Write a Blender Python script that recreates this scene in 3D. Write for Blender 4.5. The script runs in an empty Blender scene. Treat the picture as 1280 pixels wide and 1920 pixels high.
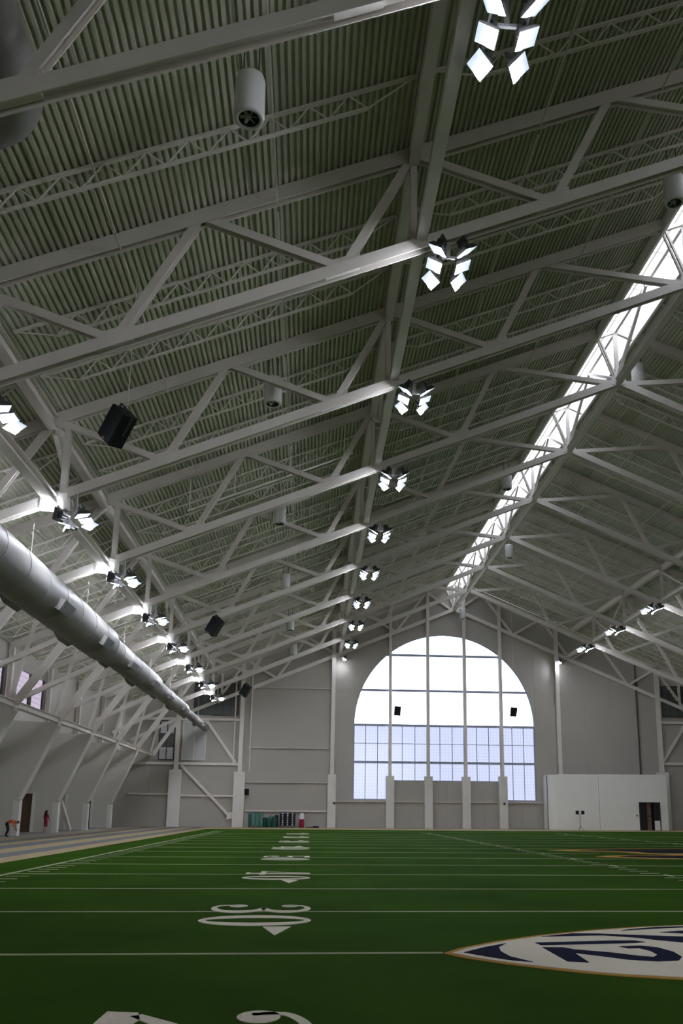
import bpy, bmesh, math, random
from mathutils import Vector, Matrix
random.seed(7)
S = bpy.context.scene
C = S.collection
# ------------------------------------------------------------------ camera, sky, exposure
CAM_H = 1.745
cam_d = bpy.data.cameras.new('camera'); cam = bpy.data.objects.new('camera', cam_d); C.objects.link(cam)
cam_d.sensor_fit = 'VERTICAL'; cam_d.sensor_height = 36.0; cam_d.sensor_width = 24.0
cam_d.lens = 1577.18 * 36 / 1920
cam_d.shift_x = -64.67 / 1920; cam_d.shift_y = 222.4 / 1920
cam_d.clip_start = 0.05; cam_d.clip_end = 2000
r_ = Vector((0.996928, -0.077895, 0.008176)); u_ = Vector((-0.024429, -0.210060, 0.977383)); f_ = Vector((0.074416, 0.974581, 0.211317))
M = Matrix((r_, u_, -f_)).transposed().to_4x4(); M.translation = (0, 0, CAM_H)
cam.matrix_world = M
S.camera = cam
w = bpy.data.worlds.new('overcast_sky'); S.world = w; w.use_nodes = True
bg = w.node_tree.nodes['Background']; bg.inputs[0].default_value = (0.84, 0.90, 1.0, 1); bg.inputs[1].default_value = 5.0
S.view_settings.view_transform = 'Standard'; S.view_settings.look = 'None'
S.view_settings.exposure = 0.2; S.view_settings.gamma = 1.0; S.view_settings.use_curve_mapping = False
S.cycles.use_denoising = True
S.cycles.max_bounces = 8; S.cycles.diffuse_bounces = 5; S.cycles.transparent_max_bounces = 12
LENS_E, BULB_E = 0.55, 265.0
def portal(name, loc, rot, sx, sy):
    l = bpy.data.lights.new(name, 'AREA'); l.shape = 'RECTANGLE'; l.size = sx; l.size_y = sy
    l.cycles.is_portal = True
    o = bpy.data.objects.new(name, l); C.objects.link(o); o.location = loc; o.rotation_euler = rot

# ------------------------------------------------------------------ building dimensions (metres)
XR = 17.0                      # ridge line
Y0, BAY = 24.37, 9.2315        # truss i stands at Y0 + BAY * i
WALL = 98.5                    # inner face of the far wall
BACK = -21.8
U_OUT = 39.0
def TY(i): return Y0 + BAY * i
def zd(u): return 29.65 - 0.4175 * abs(u)        # underside of the roof deck
def zt(u): return zd(u) - 0.27                    # top chord centre
def zb(u): return 25.9 - 0.4205 * abs(u)          # bottom chord centre

# ------------------------------------------------------------------ materials
def mat(name, col, rough=0.6, metal=0.0, noise=0.0, scale=6.0, bump=0.0, emit=None, es=0.0, spec=0.4):
    m = bpy.data.materials.new(name); m.use_nodes = True; nt = m.node_tree; b = nt.nodes['Principled BSDF']
    b.inputs['Base Color'].default_value = (*col, 1); b.inputs['Roughness'].default_value = rough; b.inputs['Metallic'].default_value = metal
    b.inputs['Specular IOR Level'].default_value = spec
    if noise or bump:
        tc = nt.nodes.new('ShaderNodeTexCoord'); n = nt.nodes.new('ShaderNodeTexNoise'); n.inputs['Scale'].default_value = scale; n.inputs['Detail'].default_value = 5
        nt.links.new(tc.outputs['Object'], n.inputs['Vector'])
        if noise:
            r = nt.nodes.new('ShaderNodeValToRGB')
            r.color_ramp.elements[0].position = 0.3; r.color_ramp.elements[1].position = 0.7
            r.color_ramp.elements[0].color = (*[c * (1 - noise) for c in col], 1); r.color_ramp.elements[1].color = (*[min(1, c * (1 + noise)) for c in col], 1)
            nt.links.new(n.outputs['Fac'], r.inputs['Fac']); nt.links.new(r.outputs['Color'], b.inputs['Base Color'])
        if bump:
            bp = nt.nodes.new('ShaderNodeBump'); bp.inputs['Strength'].default_value = bump; bp.inputs['Distance'].default_value = 0.02
            nt.links.new(n.outputs['Fac'], bp.inputs['Height']); nt.links.new(bp.outputs['Normal'], b.inputs['Normal'])
    if emit:
        b.inputs['Emission Color'].default_value = (*emit, 1); b.inputs['Emission Strength'].default_value = es
    return m
steel = mat('painted_steel', (0.74, 0.69, 0.64), 0.5, noise=0.04, scale=1.5)
deckm = mat('painted_deck', (0.54, 0.54, 0.43), 0.55, noise=0.05, scale=0.7)
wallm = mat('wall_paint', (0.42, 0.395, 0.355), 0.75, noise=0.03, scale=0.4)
buttm = mat('brightened_buttress', (0.70, 0.68, 0.63), 0.75, noise=0.03, scale=0.4)  # wall colour made lighter to stand in for light missing on the buttresses
concm = mat('painted_concrete', (0.72, 0.70, 0.66), 0.8, noise=0.04, scale=0.8, bump=0.1)
whitem = mat('white_paint', (0.86, 0.85, 0.81), 0.6, noise=0.02, scale=0.7)
darkm = mat('dark_metal', (0.05, 0.05, 0.05), 0.5)
framem = mat('window_frame', (0.34, 0.37, 0.50), 0.5)
blackm = mat('black_plastic', (0.006, 0.007, 0.010), 0.45, noise=0.1, scale=8)
clothm = mat('speaker_grille_cloth', (0.004, 0.005, 0.007), 0.9, noise=0.3, scale=60)
ductm = mat('duct_fabric_grey', (0.24, 0.23, 0.22), 0.55, noise=0.05, scale=1.2)
grillem = mat('grey_grille', (0.22, 0.22, 0.24), 0.5)
fanm = mat('fan_housing_white', (0.62, 0.62, 0.60), 0.5)
brownm = mat('brown_door', (0.16, 0.10, 0.06), 0.6, noise=0.15, scale=3)
darkdoor = mat('dark_door', (0.015, 0.015, 0.02), 0.5)
groundm = mat('outside_ground', (0.25, 0.25, 0.22), 0.9)
lens = mat('lamp_lens', (0.6, 0.68, 0.75), 0.3, emit=(0.72, 0.84, 1.0), es=LENS_E)
bulb = mat('lamp_bulb', (1, 1, 1), 0.3, emit=(0.86, 0.90, 1.0), es=BULB_E)
reflm = mat('lamp_reflector', (0.75, 0.77, 0.80), 0.25, metal=0.6)
galv = mat('galvanised', (0.45, 0.45, 0.46), 0.4, metal=0.5)

def turf_mat(name, c1, c2, scale=60.0):
    m = bpy.data.materials.new(name); m.use_nodes = True; nt = m.node_tree; b = nt.nodes['Principled BSDF']
    tc = nt.nodes.new('ShaderNodeTexCoord')
    n = nt.nodes.new('ShaderNodeTexNoise'); n.inputs['Scale'].default_value = scale; n.inputs['Detail'].default_value = 6; n.inputs['Roughness'].default_value = 0.7
    n2 = nt.nodes.new('ShaderNodeTexNoise'); n2.inputs['Scale'].default_value = 0.35; n2.inputs['Detail'].default_value = 3
    mx = nt.nodes.new('ShaderNodeMath'); mx.operation = 'MULTIPLY_ADD'; mx.inputs[1].default_value = 0.5; 
    nt.links.new(tc.outputs['Object'], n.inputs['Vector']); nt.links.new(tc.outputs['Object'], n2.inputs['Vector'])
    nt.links.new(n2.outputs['Fac'], mx.inputs[0])
    h = nt.nodes.new('ShaderNodeMath'); h.operation = 'MULTIPLY'; h.inputs[1].default_value = 0.5
    nt.links.new(n.outputs['Fac'], h.inputs[0]); nt.links.new(h.outputs[0], mx.inputs[2])
    r = nt.nodes.new('ShaderNodeValToRGB'); r.color_ramp.elements[0].position = 0.36; r.color_ramp.elements[1].position = 0.64
    r.color_ramp.elements[0].color = (*c1, 1); r.color_ramp.elements[1].color = (*c2, 1)
    nt.links.new(mx.outputs[0], r.inputs['Fac']); nt.links.new(r.outputs['Color'], b.inputs['Base Color'])
    bp = nt.nodes.new('ShaderNodeBump'); bp.inputs['Strength'].default_value = 0.6; bp.inputs['Distance'].default_value = 0.02
    nt.links.new(n.outputs['Fac'], bp.inputs['Height']); nt.links.new(bp.outputs['Normal'], b.inputs['Normal'])
    b.inputs['Roughness'].default_value = 0.9; b.inputs['Specular IOR Level'].default_value = 0.012
    return m
turf = turf_mat('green_turf', (0.019, 0.050, 0.0030), (0.036, 0.088, 0.0055))
tline = turf_mat('white_turf', (0.60, 0.55, 0.45), (0.80, 0.74, 0.61))
tdim = turf_mat('worn_white_turf', (0.28, 0.29, 0.19), (0.42, 0.42, 0.29))
tgold = turf_mat('gold_turf', (0.36, 0.19, 0.05), (0.50, 0.28, 0.08))
tnavy = turf_mat('navy_turf', (0.010, 0.012, 0.030), (0.022, 0.024, 0.05))
tblack = turf_mat('black_turf', (0.010, 0.010, 0.012), (0.022, 0.022, 0.024))
tan = mat('tan_track', (0.33, 0.255, 0.135), 0.8, noise=0.06, scale=3)
blue = mat('blue_grey_track', (0.115, 0.122, 0.138), 0.8, noise=0.06, scale=3)
concrete = mat('grey_floor', (0.36, 0.35, 0.32), 0.8, noise=0.06, scale=1)

def pane_mat(name, tint, lines=None, lw=0.012, px=0.5, pz=0.5):
    m = bpy.data.materials.new(name); m.use_nodes = True; nt = m.node_tree; nt.nodes.clear()
    out = nt.nodes.new('ShaderNodeOutputMaterial'); tr = nt.nodes.new('ShaderNodeBsdfTransparent'); gl = nt.nodes.new('ShaderNodeBsdfGlossy')
    gl.inputs['Roughness'].default_value = 0.15; gl.inputs['Color'].default_value = (0.8, 0.8, 0.85, 1)
    mx = nt.nodes.new('ShaderNodeMixShader'); mx.inputs[0].default_value = 0.05
    tr.inputs['Color'].default_value = (*tint, 1)
    if lines:
        tc = nt.nodes.new('ShaderNodeTexCoord'); sp = nt.nodes.new('ShaderNodeSeparateXYZ'); nt.links.new(tc.outputs['Object'], sp.inputs[0])
        fs = []
        for ax, p in (('X', px), ('Z', pz)):
            d = nt.nodes.new('ShaderNodeMath'); d.operation = 'DIVIDE'; d.inputs[1].default_value = p; nt.links.new(sp.outputs[ax], d.inputs[0])
            fr = nt.nodes.new('ShaderNodeMath'); fr.operation = 'FRACT'; nt.links.new(d.outputs[0], fr.inputs[0])
            lt = nt.nodes.new('ShaderNodeMath'); lt.operation = 'LESS_THAN'; lt.inputs[1].default_value = lw / p; nt.links.new(fr.outputs[0], lt.inputs[0]); fs.append(lt)
        mxm = nt.nodes.new('ShaderNodeMath'); mxm.operation = 'MAXIMUM'; nt.links.new(fs[0].outputs[0], mxm.inputs[0]); nt.links.new(fs[1].outputs[0], mxm.inputs[1])
        cm = nt.nodes.new('ShaderNodeMixRGB'); cm.inputs[1].default_value = (*tint, 1); cm.inputs[2].default_value = (*lines, 1)
        nt.links.new(mxm.outputs[0], cm.inputs[0]); nt.links.new(cm.outputs[0], tr.inputs['Color'])
    nt.links.new(tr.outputs[0], mx.inputs[1]); nt.links.new(gl.outputs[0], mx.inputs[2]); nt.links.new(mx.outputs[0], out.inputs[0])
    return m
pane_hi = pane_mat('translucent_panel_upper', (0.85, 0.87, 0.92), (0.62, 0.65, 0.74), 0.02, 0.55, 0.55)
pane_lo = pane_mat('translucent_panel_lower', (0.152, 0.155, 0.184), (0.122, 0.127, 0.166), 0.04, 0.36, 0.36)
pane_back = pane_mat('added_window_panel', (0.80, 0.78, 0.74))
pane_sky = pane_mat('skylight_panel', (0.80, 0.80, 0.84))
pane_dim = pane_mat('clerestory_panel', (0.13, 0.105, 0.12), (0.07, 0.06, 0.075), 0.04, 0.4, 0.4)
pane_dark = mat('shaded_pane', (0.10, 0.11, 0.11), 0.25)
pane_pale = mat('frosted_strip_pane', (0.55, 0.56, 0.56), 0.35)

# ------------------------------------------------------------------ mesh helpers
class MB:
    def __init__(s): s.v = []; s.f = []; s.mi = []; s.sm = []
    def add(s, vs, fs, mi=0, smooth=False):
        n = len(s.v); s.v += [tuple(v) for v in vs]
        for f in fs: s.f.append([i + n for i in f]); s.mi.append(mi); s.sm.append(smooth)
        return s
    def box(s, lo, hi, mi=0):
        x0, y0, z0 = lo; x1, y1, z1 = hi
        return s.add([(x0,y0,z0),(x1,y0,z0),(x1,y1,z0),(x0,y1,z0),(x0,y0,z1),(x1,y0,z1),(x1,y1,z1),(x0,y1,z1)],
                     [(0,3,2,1),(4,5,6,7),(0,1,5,4),(1,2,6,5),(2,3,7,6),(3,0,4,7)], mi)
    def obox(s, c, ax, ay, az, mi=0):
        c, ax, ay, az = Vector(c), Vector(ax), Vector(ay), Vector(az)
        vs = [c + ax*i + ay*j + az*k for k in (-1, 1) for i, j in ((-1,-1),(1,-1),(1,1),(-1,1))]
        return s.add(vs, [(0,3,2,1),(4,5,6,7),(0,1,5,4),(1,2,6,5),(2,3,7,6),(3,0,4,7)], mi)
    def bar(s, p0, p1, wdt, dep=None, b=(0,1,0), mi=0):
        p0, p1 = Vector(p0), Vector(p1); d = (p1 - p0).normalized(); b = Vector(b); b = (b - d*b.dot(d)).normalized(); a = d.cross(b)
        return s.obox((p0+p1)/2, (p1-p0)/2, b*((dep or wdt)/2), a*(wdt/2), mi)
    def hbeam(s, p0, p1, b, sep, fl, tf=0.03, tw=0.025, mi=0):
        """H section: two flanges at +-sep/2 along b, flange height fl across, web between"""
        p0, p1 = Vector(p0), Vector(p1); d = (p1-p0).normalized(); b = Vector(b); b = (b - d*b.dot(d)).normalized(); a = d.cross(b)
        h, g = sep/2, fl/2
        prof = [(-g,-h),(g,-h),(g,-h+tf),(tw/2,-h+tf),(tw/2,h-tf),(g,h-tf),(g,h),(-g,h),(-g,h-tf),(-tw/2,h-tf),(-tw/2,-h+tf),(-g,-h+tf)]
        vs = [p + a*i + b*j for p in (p0, p1) for i, j in prof]; n = 12
        fs = [(i, (i+1) % n, (i+1) % n + n, i + n) for i in range(n)]
        for o in (0, n):
            for q in ((0,1,2,11),(10,3,4,9),(8,5,6,7)): fs.append(tuple(o+k for k in (q if o else q[::-1])))
        return s.add(vs, fs, mi)
    def tube(s, p0, p1, r0, r1=None, n=10, caps=True, mi=0, smooth=True):
        p0, p1 = Vector(p0), Vector(p1); r1 = r0 if r1 is None else r1
        d = (p1-p0).normalized(); t = Vector((0,0,1)) if abs(d.z) < 0.9 else Vector((1,0,0)); a = d.cross(t).normalized(); b = d.cross(a)
        vs = []
        for p, r in ((p0, r0), (p1, r1)):
            vs += [p + a*(r*math.cos(2*math.pi*k/n)) + b*(r*math.sin(2*math.pi*k/n)) for k in range(n)]
        s.add(vs, [(k, (k+1) % n, (k+1) % n + n, k + n) for k in range(n)], mi, smooth)
        if caps: s.add(vs[:n], [tuple(range(n))[::-1]], mi); s.add(vs[n:], [tuple(range(n))], mi)
        return s
    def lathe(s, prof, c=(0,0,0), n=24, mi=0, smooth=True):
        vs = []
        for r, z in prof: vs += [(c[0]+r*math.cos(2*math.pi*k/n), c[1]+r*math.sin(2*math.pi*k/n), c[2]+z) for k in range(n)]
        fs = [(j*n+k, j*n+(k+1) % n, (j+1)*n+(k+1) % n, (j+1)*n+k) for j in range(len(prof)-1) for k in range(n)]
        return s.add(vs, fs, mi, smooth)
    def prism(s, pts, z0, z1, mi=0):
        """pts counter-clockwise or not, extruded from z0 to z1 (concave outlines welcome)"""
        ar = sum(pts[i][0]*pts[(i+1) % len(pts)][1] - pts[(i+1) % len(pts)][0]*pts[i][1] for i in range(len(pts)))
        if ar < 0: pts = pts[::-1]
        n = len(pts)
        vs = [(x, y, z0) for x, y in pts] + [(x, y, z1) for x, y in pts]
        return s.add(vs, [tuple(range(n, 2*n)), tuple(range(n))[::-1]] + [(i, (i+1) % n, (i+1) % n + n, i + n) for i in range(n)], mi)
    def ribbon(s, L, R, z0, z1, mi=0):
        """solid strip between two side lines of equal length"""
        for i in range(len(L)-1): s.prism([L[i], R[i], R[i+1], L[i+1]], z0, z1, mi)
        return s
    def data(s, name, mats):
        me = bpy.data.meshes.new(name); me.from_pydata(s.v, [], s.f)
        for m in (mats if isinstance(mats, (list, tuple)) else [mats]): me.materials.append(m)
        me.polygons.foreach_set('material_index', s.mi); me.polygons.foreach_set('use_smooth', s.sm); me.update()
        return me
    def build(s, name, mats, parent=None, **props): return link(name, s.data(name, mats), parent, **props)
def link(name, me, parent=None, loc=None, rot=None, **props):
    o = bpy.data.objects.new(name, me); C.objects.link(o)
    if parent is not None: o.parent = parent
    if loc is not None: o.location = loc
    if rot is not None: o.rotation_euler = rot
    for k, v in props.items(): o[k] = v
    return o
def thing(name, label, cat, loc=(0,0,0), group=None, rot=None):
    o = bpy.data.objects.new(name, None); C.objects.link(o); o.location = loc; o.empty_display_size = 0.3
    if rot is not None: o.rotation_euler = rot
    o['label'] = label; o['category'] = cat
    if group: o['group'] = group
    return o
def struct(name, mb, mats, parent=None, **p):
    o = mb.build(name, mats, parent, **p)
    if parent is None: o['kind'] = 'structure'
    return o
def struct_empty(name):
    o = bpy.data.objects.new(name, None); C.objects.link(o); o['kind'] = 'structure'; return o
def dup(src, parent=None):
    o = src.copy(); C.objects.link(o)
    if parent is not None: o.parent = parent
    for ch in src.children: dup(ch, o)
    return o

# ================================================================== THE SETTING
# ---- ground outside
struct('ground', MB().box((-400, -400, -0.6), (400, 700, -0.35)), groundm)
# ---- floor: slab, turf, lanes, markings
floor = struct('floor', MB().box((-25.6, BACK-0.3, -0.30), (59.8, WALL+0.9, -0.02)), concrete)
TX0, TX1, TYN, TYF = -10.15, 42.5, -18.0, 87.6
MB().box((TX0, TYN, -0.02), (TX1, TYF, 0.0)).build('turf_field', turf, floor)
lanes = [(-10.15, -11.3, tan), (-11.3, -12.35, blue), (-12.35, -13.75, tan), (-13.75, -15.0, blue), (-15.0, -16.15, tan), (-16.15, -17.35, blue), (-17.35, -18.4, tan)]
for a, b, m in lanes:
    MB().box((b+0.02, BACK, -0.02), (a-0.02, 97.6, 0.002)).build('track_lane', m, floor)
MB().box((TX0-0.02, TYF, -0.02), (55, 97.6, 0.0)).build('end_apron', tan, floor)
SX, FW = -8.18, 48.77                       # left sideline, field width
def yl(k): return 11.25 + (k-25)*0.9144      # yard line, counted from the goal line behind the camera
ZT = 0.006
for k in range(10, 91, 5):
    x1 = SX + FW
    if k == 25: segs = [(SX, 1.75), (8.6, x1)]
    elif k in (60, 55): segs = [(SX, 13.2), (24, x1)]
    else: segs = [(SX, x1)]
    for a, b in segs: MB().box((a, yl(k)-0.05, 0.0), (b, yl(k)+0.05, ZT)).build('yard_line', tdim, floor)
for x in (SX, SX+FW): MB().box((x-0.15, TYN, 0.0), (x, yl(100), ZT)).build('sideline', tdim, floor)
MB().box((SX, yl(100)-0.05, 0), (SX+FW, yl(100)+0.05, ZT)).build('goal_line', tdim, floor)
hm = MB().box((-0.3, -0.05, 0), (0.3, 0.05, ZT)).data('hash_mark', tdim)
hm2 = MB().box((-0.05, -0.3, 0), (0.05, 0.3, ZT)).data('hash_tick', tline)
nh = 0
for k in range(22, 98):
    if k % 5 == 0:
        for x in (10.6, 22.8): link('hash_tick', hm2, floor, (x, yl(k), 0))
    else:
        for x in (SX+0.45, 10.4, 22.6): link('hash_mark', hm, floor, (x, yl(k), 0))

# ---- numerals woven into the turf. s runs from foot (0) to head (1), t from far (0) to near (1)
def stroke(mb, pts, wd, P):
    """variable-width stroke along a smooth line; pts and wd in (s,t) numeral units (metres)"""
    L, R = [], []
    n = len(pts)
    for i in range(n):
        a = Vector(pts[max(0, i-1)]); b = Vector(pts[min(n-1, i+1)]); d = (b-a).normalized(); nn = Vector((-d.y, d.x)); p = Vector(pts[i])
        L.append(P(*(p + nn*wd[i]/2))); R.append(P(*(p - nn*wd[i]/2)))
    mb.ribbon(L, R, 0.0, 0.008)
def spl(ctrl, m=8):
    """Catmull-Rom through (s,t,width) points"""
    out = []; c = [ctrl[0]] + list(ctrl) + [ctrl[-1]]
    for i in range(1, len(c)-2):
        for k in range(m):
            t = k/m
            out.append(tuple(0.5*((2*c[i][j]) + (-c[i-1][j]+c[i+1][j])*t + (2*c[i-1][j]-5*c[i][j]+4*c[i+1][j]-c[i+2][j])*t*t + (-c[i-1][j]+3*c[i][j]-3*c[i+1][j]+c[i+2][j])*t**3) for j in range(3)))
    out.append(tuple(c[-2])); return [(a, b) for a, b, _ in out], [abs(q) for _, _, q in out]
def ellip(mb, cs, ct, rs, rt, P, n=28): mb.prism([P(cs+rs*math.cos(2*math.pi*k/n), ct+rt*math.sin(2*math.pi*k/n)) for k in range(n)], 0.0, 0.008)
HGT, WID = 1.83, 1.36
def digit(ch, P):
    mb = MB(); H_, W_ = HGT, WID
    if ch == '0':
        n = 48
        o = [P(H_/2 + H_/2*math.cos(2*math.pi*k/n), W_/2 + W_/2*math.sin(2*math.pi*k/n)) for k in range(n+1)]
        i = [P(H_/2 + H_*0.44*math.cos(2*math.pi*k/n), W_/2 + W_*0.23*math.sin(2*math.pi*k/n)) for k in range(n+1)]
        mb.ribbon(o, i, 0.0, 0.008)
    elif ch == '3':
        stroke(mb, *spl([(1.30,0.22,.10),(1.62,0.22,.09),(1.775,0.62,.10),(1.66,1.05,.20),(1.36,1.20,.34),(1.08,1.0,.20),(0.96,0.62,.10)]), P)
        stroke(mb, *spl([(0.98,0.60,.10),(0.86,1.0,.20),(0.52,1.22,.36),(0.20,1.04,.20),(0.06,0.60,.10),(0.16,0.22,.09),(0.42,0.16,.10)]), P)
        ellip(mb, 1.44, 0.28, 0.16, 0.20, P); ellip(mb, 0.48, 0.28, 0.17, 0.22, P)
    elif ch == '2':
        stroke(mb, *spl([(1.30,0.16,.10),(1.60,0.16,.10),(1.775,0.60,.11),(1.64,1.04,.22),(1.34,1.18,.34),(1.02,0.98,.26),(0.62,0.52,.18),(0.30,0.16,.12)]), P)
        ellip(mb, 1.36, 0.24, 0.19, 0.22, P)
        mb.prism([P(0.02,0.0), P(0.30,0.06), P(0.36,0.30), P(0.30,0.60), P(0.16,0.92), P(0.20,1.12), P(0.52,1.26), P(0.52,1.34), P(0.14,1.30), P(0.0,1.06), P(0.0,0.60)], 0.0, 0.008)
    elif ch == '4':
        mb.prism([P(0.0,0.92), P(HGT,0.92), P(HGT,0.66), P(0.0,0.66)], 0.0, 0.008)
        mb.prism([P(0.46,0.0), P(0.56,0.0), P(0.56,WID), P(0.40,WID), P(0.40,0.0)], 0.0, 0.0085)
        mb.prism([P(0.46,0.0), P(0.56,0.10), P(HGT,0.78), P(HGT,0.66)], 0.0, 0.009)
        mb.prism([P(0.0,0.45), P(0.09,0.45), P(0.09,1.14), P(0.0,1.14)], 0.0, 0.0095)
    elif ch == '5':
        mb.prism([P(1.83,0.18), P(1.83,1.14), P(1.60,1.20), P(1.66,0.24)], 0.0, 0.008)
        mb.prism([P(1.80,0.16), P(1.80,0.27), P(0.98,0.27), P(0.92,0.16)], 0.0, 0.0085)
        stroke(mb, *spl([(0.98,0.22,.09),(1.10,0.60,.12),(0.98,1.02,.22),(0.58,1.20,.34),(0.20,1.02,.20),(0.06,0.58,.10),(0.16,0.20,.09),(0.40,0.14,.10)]), P)
        ellip(mb, 0.46, 0.26, 0.16, 0.20, P)
    elif ch == '1':
        mb.prism([P(0.08,0.54), P(HGT,0.54), P(HGT,0.86), P(0.08,0.86)], 0.0, 0.008)
        mb.prism([P(0.0,0.28), P(0.09,0.28), P(0.09,1.12), P(0.0,1.12)], 0.0, 0.0085)
        mb.prism([P(HGT,0.56), P(1.50,0.20), P(1.42,0.26), P(1.56,0.56)], 0.0, 0.009)
    return mb
def number_row(foot_x, sgn, vals):
    for yard, txt, arrow in vals:
        yc = yl(yard) - (0.38 if yard > 20 else 0.10)
        for j, ch in enumerate(txt):
            # the reader stands at the sideline: the first digit lies to the reader's left
            y_start = yc + (0.2 + WID if j == 0 else -0.2)*1.0
            def P(s, t, y_start=y_start): return (foot_x + sgn*s, y_start - t) if sgn > 0 else (foot_x + sgn*s, 2*yc - y_start + t)
            digit(ch, P).build('numeral', tline, floor)
        if arrow:
            y0 = yc + arrow*(0.2 + WID + 0.10)
            MB().prism([(foot_x + sgn*1.08, y0), (foot_x + sgn*1.52, y0), (foot_x + sgn*1.30, y0 + arrow*0.95)], 0.0, 0.008).build('number_arrow', tline, floor)
number_row(SX + 6.43, 1, [(20,'20',-1),(30,'30',-1),(40,'40',-1),(50,'50',0),(60,'40',1),(70,'30',1),(80,'20',1),(90,'10',1)])

# ---- shield emblem on the turf at the 25-yard line
def grow(pts, d):
    c = Vector((sum(p[0] for p in pts)/len(pts), sum(p[1] for p in pts)/len(pts)))
    return [tuple(Vector(p) + (Vector(p)-c).normalized()*d) for p in pts]
sh = [(1.86,11.19),(2.13,11.58),(2.78,12.18),(3.51,12.71),(4.40,13.21),(5.25,13.57),(6.15,13.80),(7.2,13.9),(7.95,13.2),(7.6,12.2),(7.5,11.3),(7.6,10.3),(7.95,9.4),(7.2,8.65),(6.1,8.8),(5.0,9.12),(4.09,9.52),(3.56,9.70),(3.19,9.89),(2.83,10.16),(2.46,10.44),(2.08,10.84)]
emb = bpy.data.objects.new('shield_emblem', None); C.objects.link(emb); emb.parent = floor
MB().prism(grow(sh, 0.12), 0.0, 0.008).build('gold_border', tgold, emb)
MB().prism(sh, 0.0, 0.014).build('white_field', tline, emb)
def navy(name, pts): MB().prism(pts, 0.0, 0.020).build(name, tnavy, emb)
navy('crescent', [(2.01,11.19),(2.37,11.61),(2.72,11.93),(2.55,11.61),(2.50,11.25),(2.53,10.86),(2.71,10.47),(2.47,10.61),(2.22,10.90)])
navy('numeral', [(3.14,11.98),(3.16,11.76),(3.89,11.85),(4.51,11.93),(4.70,11.99),(4.61,12.14),(4.25,12.14)])
navy('numeral', [(3.13,11.58),(3.40,11.56),(3.51,11.38),(3.89,11.14),(4.17,10.86),(4.32,10.78),(4.44,10.95),(4.47,11.25),(4.41,11.47),(4.25,11.46),(4.19,11.62),(4.51,11.69),(4.68,11.52),(4.74,11.16),(4.68,10.78),(4.53,10.53),(4.25,10.47),(3.93,10.60),(3.70,10.85),(3.42,11.12),(3.38,10.42),(3.14,10.50)])
navy('swoosh', [(3.38,12.55),(3.93,12.87),(4.34,12.84),(4.75,12.70),(5.42,12.52),(6.6,12.2),(6.6,11.4),(5.7,11.75),(5.22,11.97),(4.94,12.2),(4.76,12.42),(4.34,12.66),(4.09,12.65)])
navy('swoosh', [(4.79,13.16),(4.97,13.31),(5.5,13.55),(6.1,13.66),(6.9,13.7),(6.9,13.55),(5.95,13.52),(5.4,13.38)])
navy('swoosh', [(5.31,12.96),(5.75,13.14),(6.7,13.3),(6.7,12.75),(5.62,12.84)])
# ---- midfield emblem (black animal outline edged with gold, only its left end is in view)
mid = bpy.data.objects.new('midfield_emblem', None); C.objects.link(mid); mid.parent = floor
MB().prism([(11.7,41.7),(13.2,42.7),(14.6,43.4),(16.3,43.85),(18,44.15),(24.2,45.1),(24.2,39.4),(19.6,38.9),(17.6,38.3),(16.3,38.1),(15.2,38.6),(14.9,39.9),(14.2,40.6),(12.6,40.9)], 0, 0.010).build('gold_edge', tgold, mid)
MB().prism([(12.9,41.7),(14.5,42.9),(16.3,43.4),(18,43.7),(24,44.6),(24,40.6),(20,40.1),(18.6,39.5),(17.4,39.0),(16.4,38.8),(15.7,39.2),(15.5,40.4),(14.6,41.1)], 0, 0.016).build('upper_stroke', tblack, mid)
MB().prism([(12.1,35.8),(13.0,36.7),(14.0,37.2),(15.4,37.4),(16.4,38.05),(17.6,38.2),(24.1,38.9),(24.1,33.3),(16.6,33.5),(15.2,34.1),(13.9,34.4),(12.9,34.9)], 0, 0.010).build('gold_edge', tgold, mid)
MB().prism([(13.0,35.8),(14.0,36.8),(15.2,36.9),(17,36.6),(24,36.6),(24,34.1),(17,34.1),(15.3,34.5),(14.0,34.9)], 0, 0.016).build('lower_stroke', tblack, mid)

# ---- ceiling: corrugated deck, joists, bridging
ceil = struct_empty('ceiling')
UM, UL = 14.0, 28.0
spans = [(1.05, UM), (UM, UL), (UL, U_OUT + 0.6)]
def deck_mesh(u0, u1, sgn):
    mb = MB(); p = 0.20; n = int(round((u1-u0)/p)); pr = []
    for k in range(n):
        a = u0 + (u1-u0)*k/n; q = (u1-u0)/n
        pr += [(a, 0), (a+q*0.46, 0), (a+q*0.56, 0.11), (a+q*0.90, 0.11)]
    pr.append((u1, 0)); vs = []
    for y in (0.0, BAY):
        vs += [(sgn*u, y, zd(u) + h) for u, h in pr]
    m = len(pr)
    for i in range(m-1):
        q = (i, i+1, i+1+m, i+m)
        mb.add([vs[j] for j in q], [(0,1,2,3)])
    # flat top skin closes the sheet
    mb.add([(sgn*u0, 0, zd(u0)+0.2), (sgn*u1, 0, zd(u1)+0.2), (sgn*u1, BAY, zd(u1)+0.2), (sgn*u0, BAY, zd(u0)+0.2)], [(0,1,2,3)])
    return mb.data('deck_sheet', deckm)
for sgn in (-1, 1):
    for u0, u1 in spans:
        me = deck_mesh(u0, u1, sgn)
        for i in range(-5, 9):
            if TY(i) < WALL - 1: link('deck_sheet', me, ceil, (XR, TY(i), 0))
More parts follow.
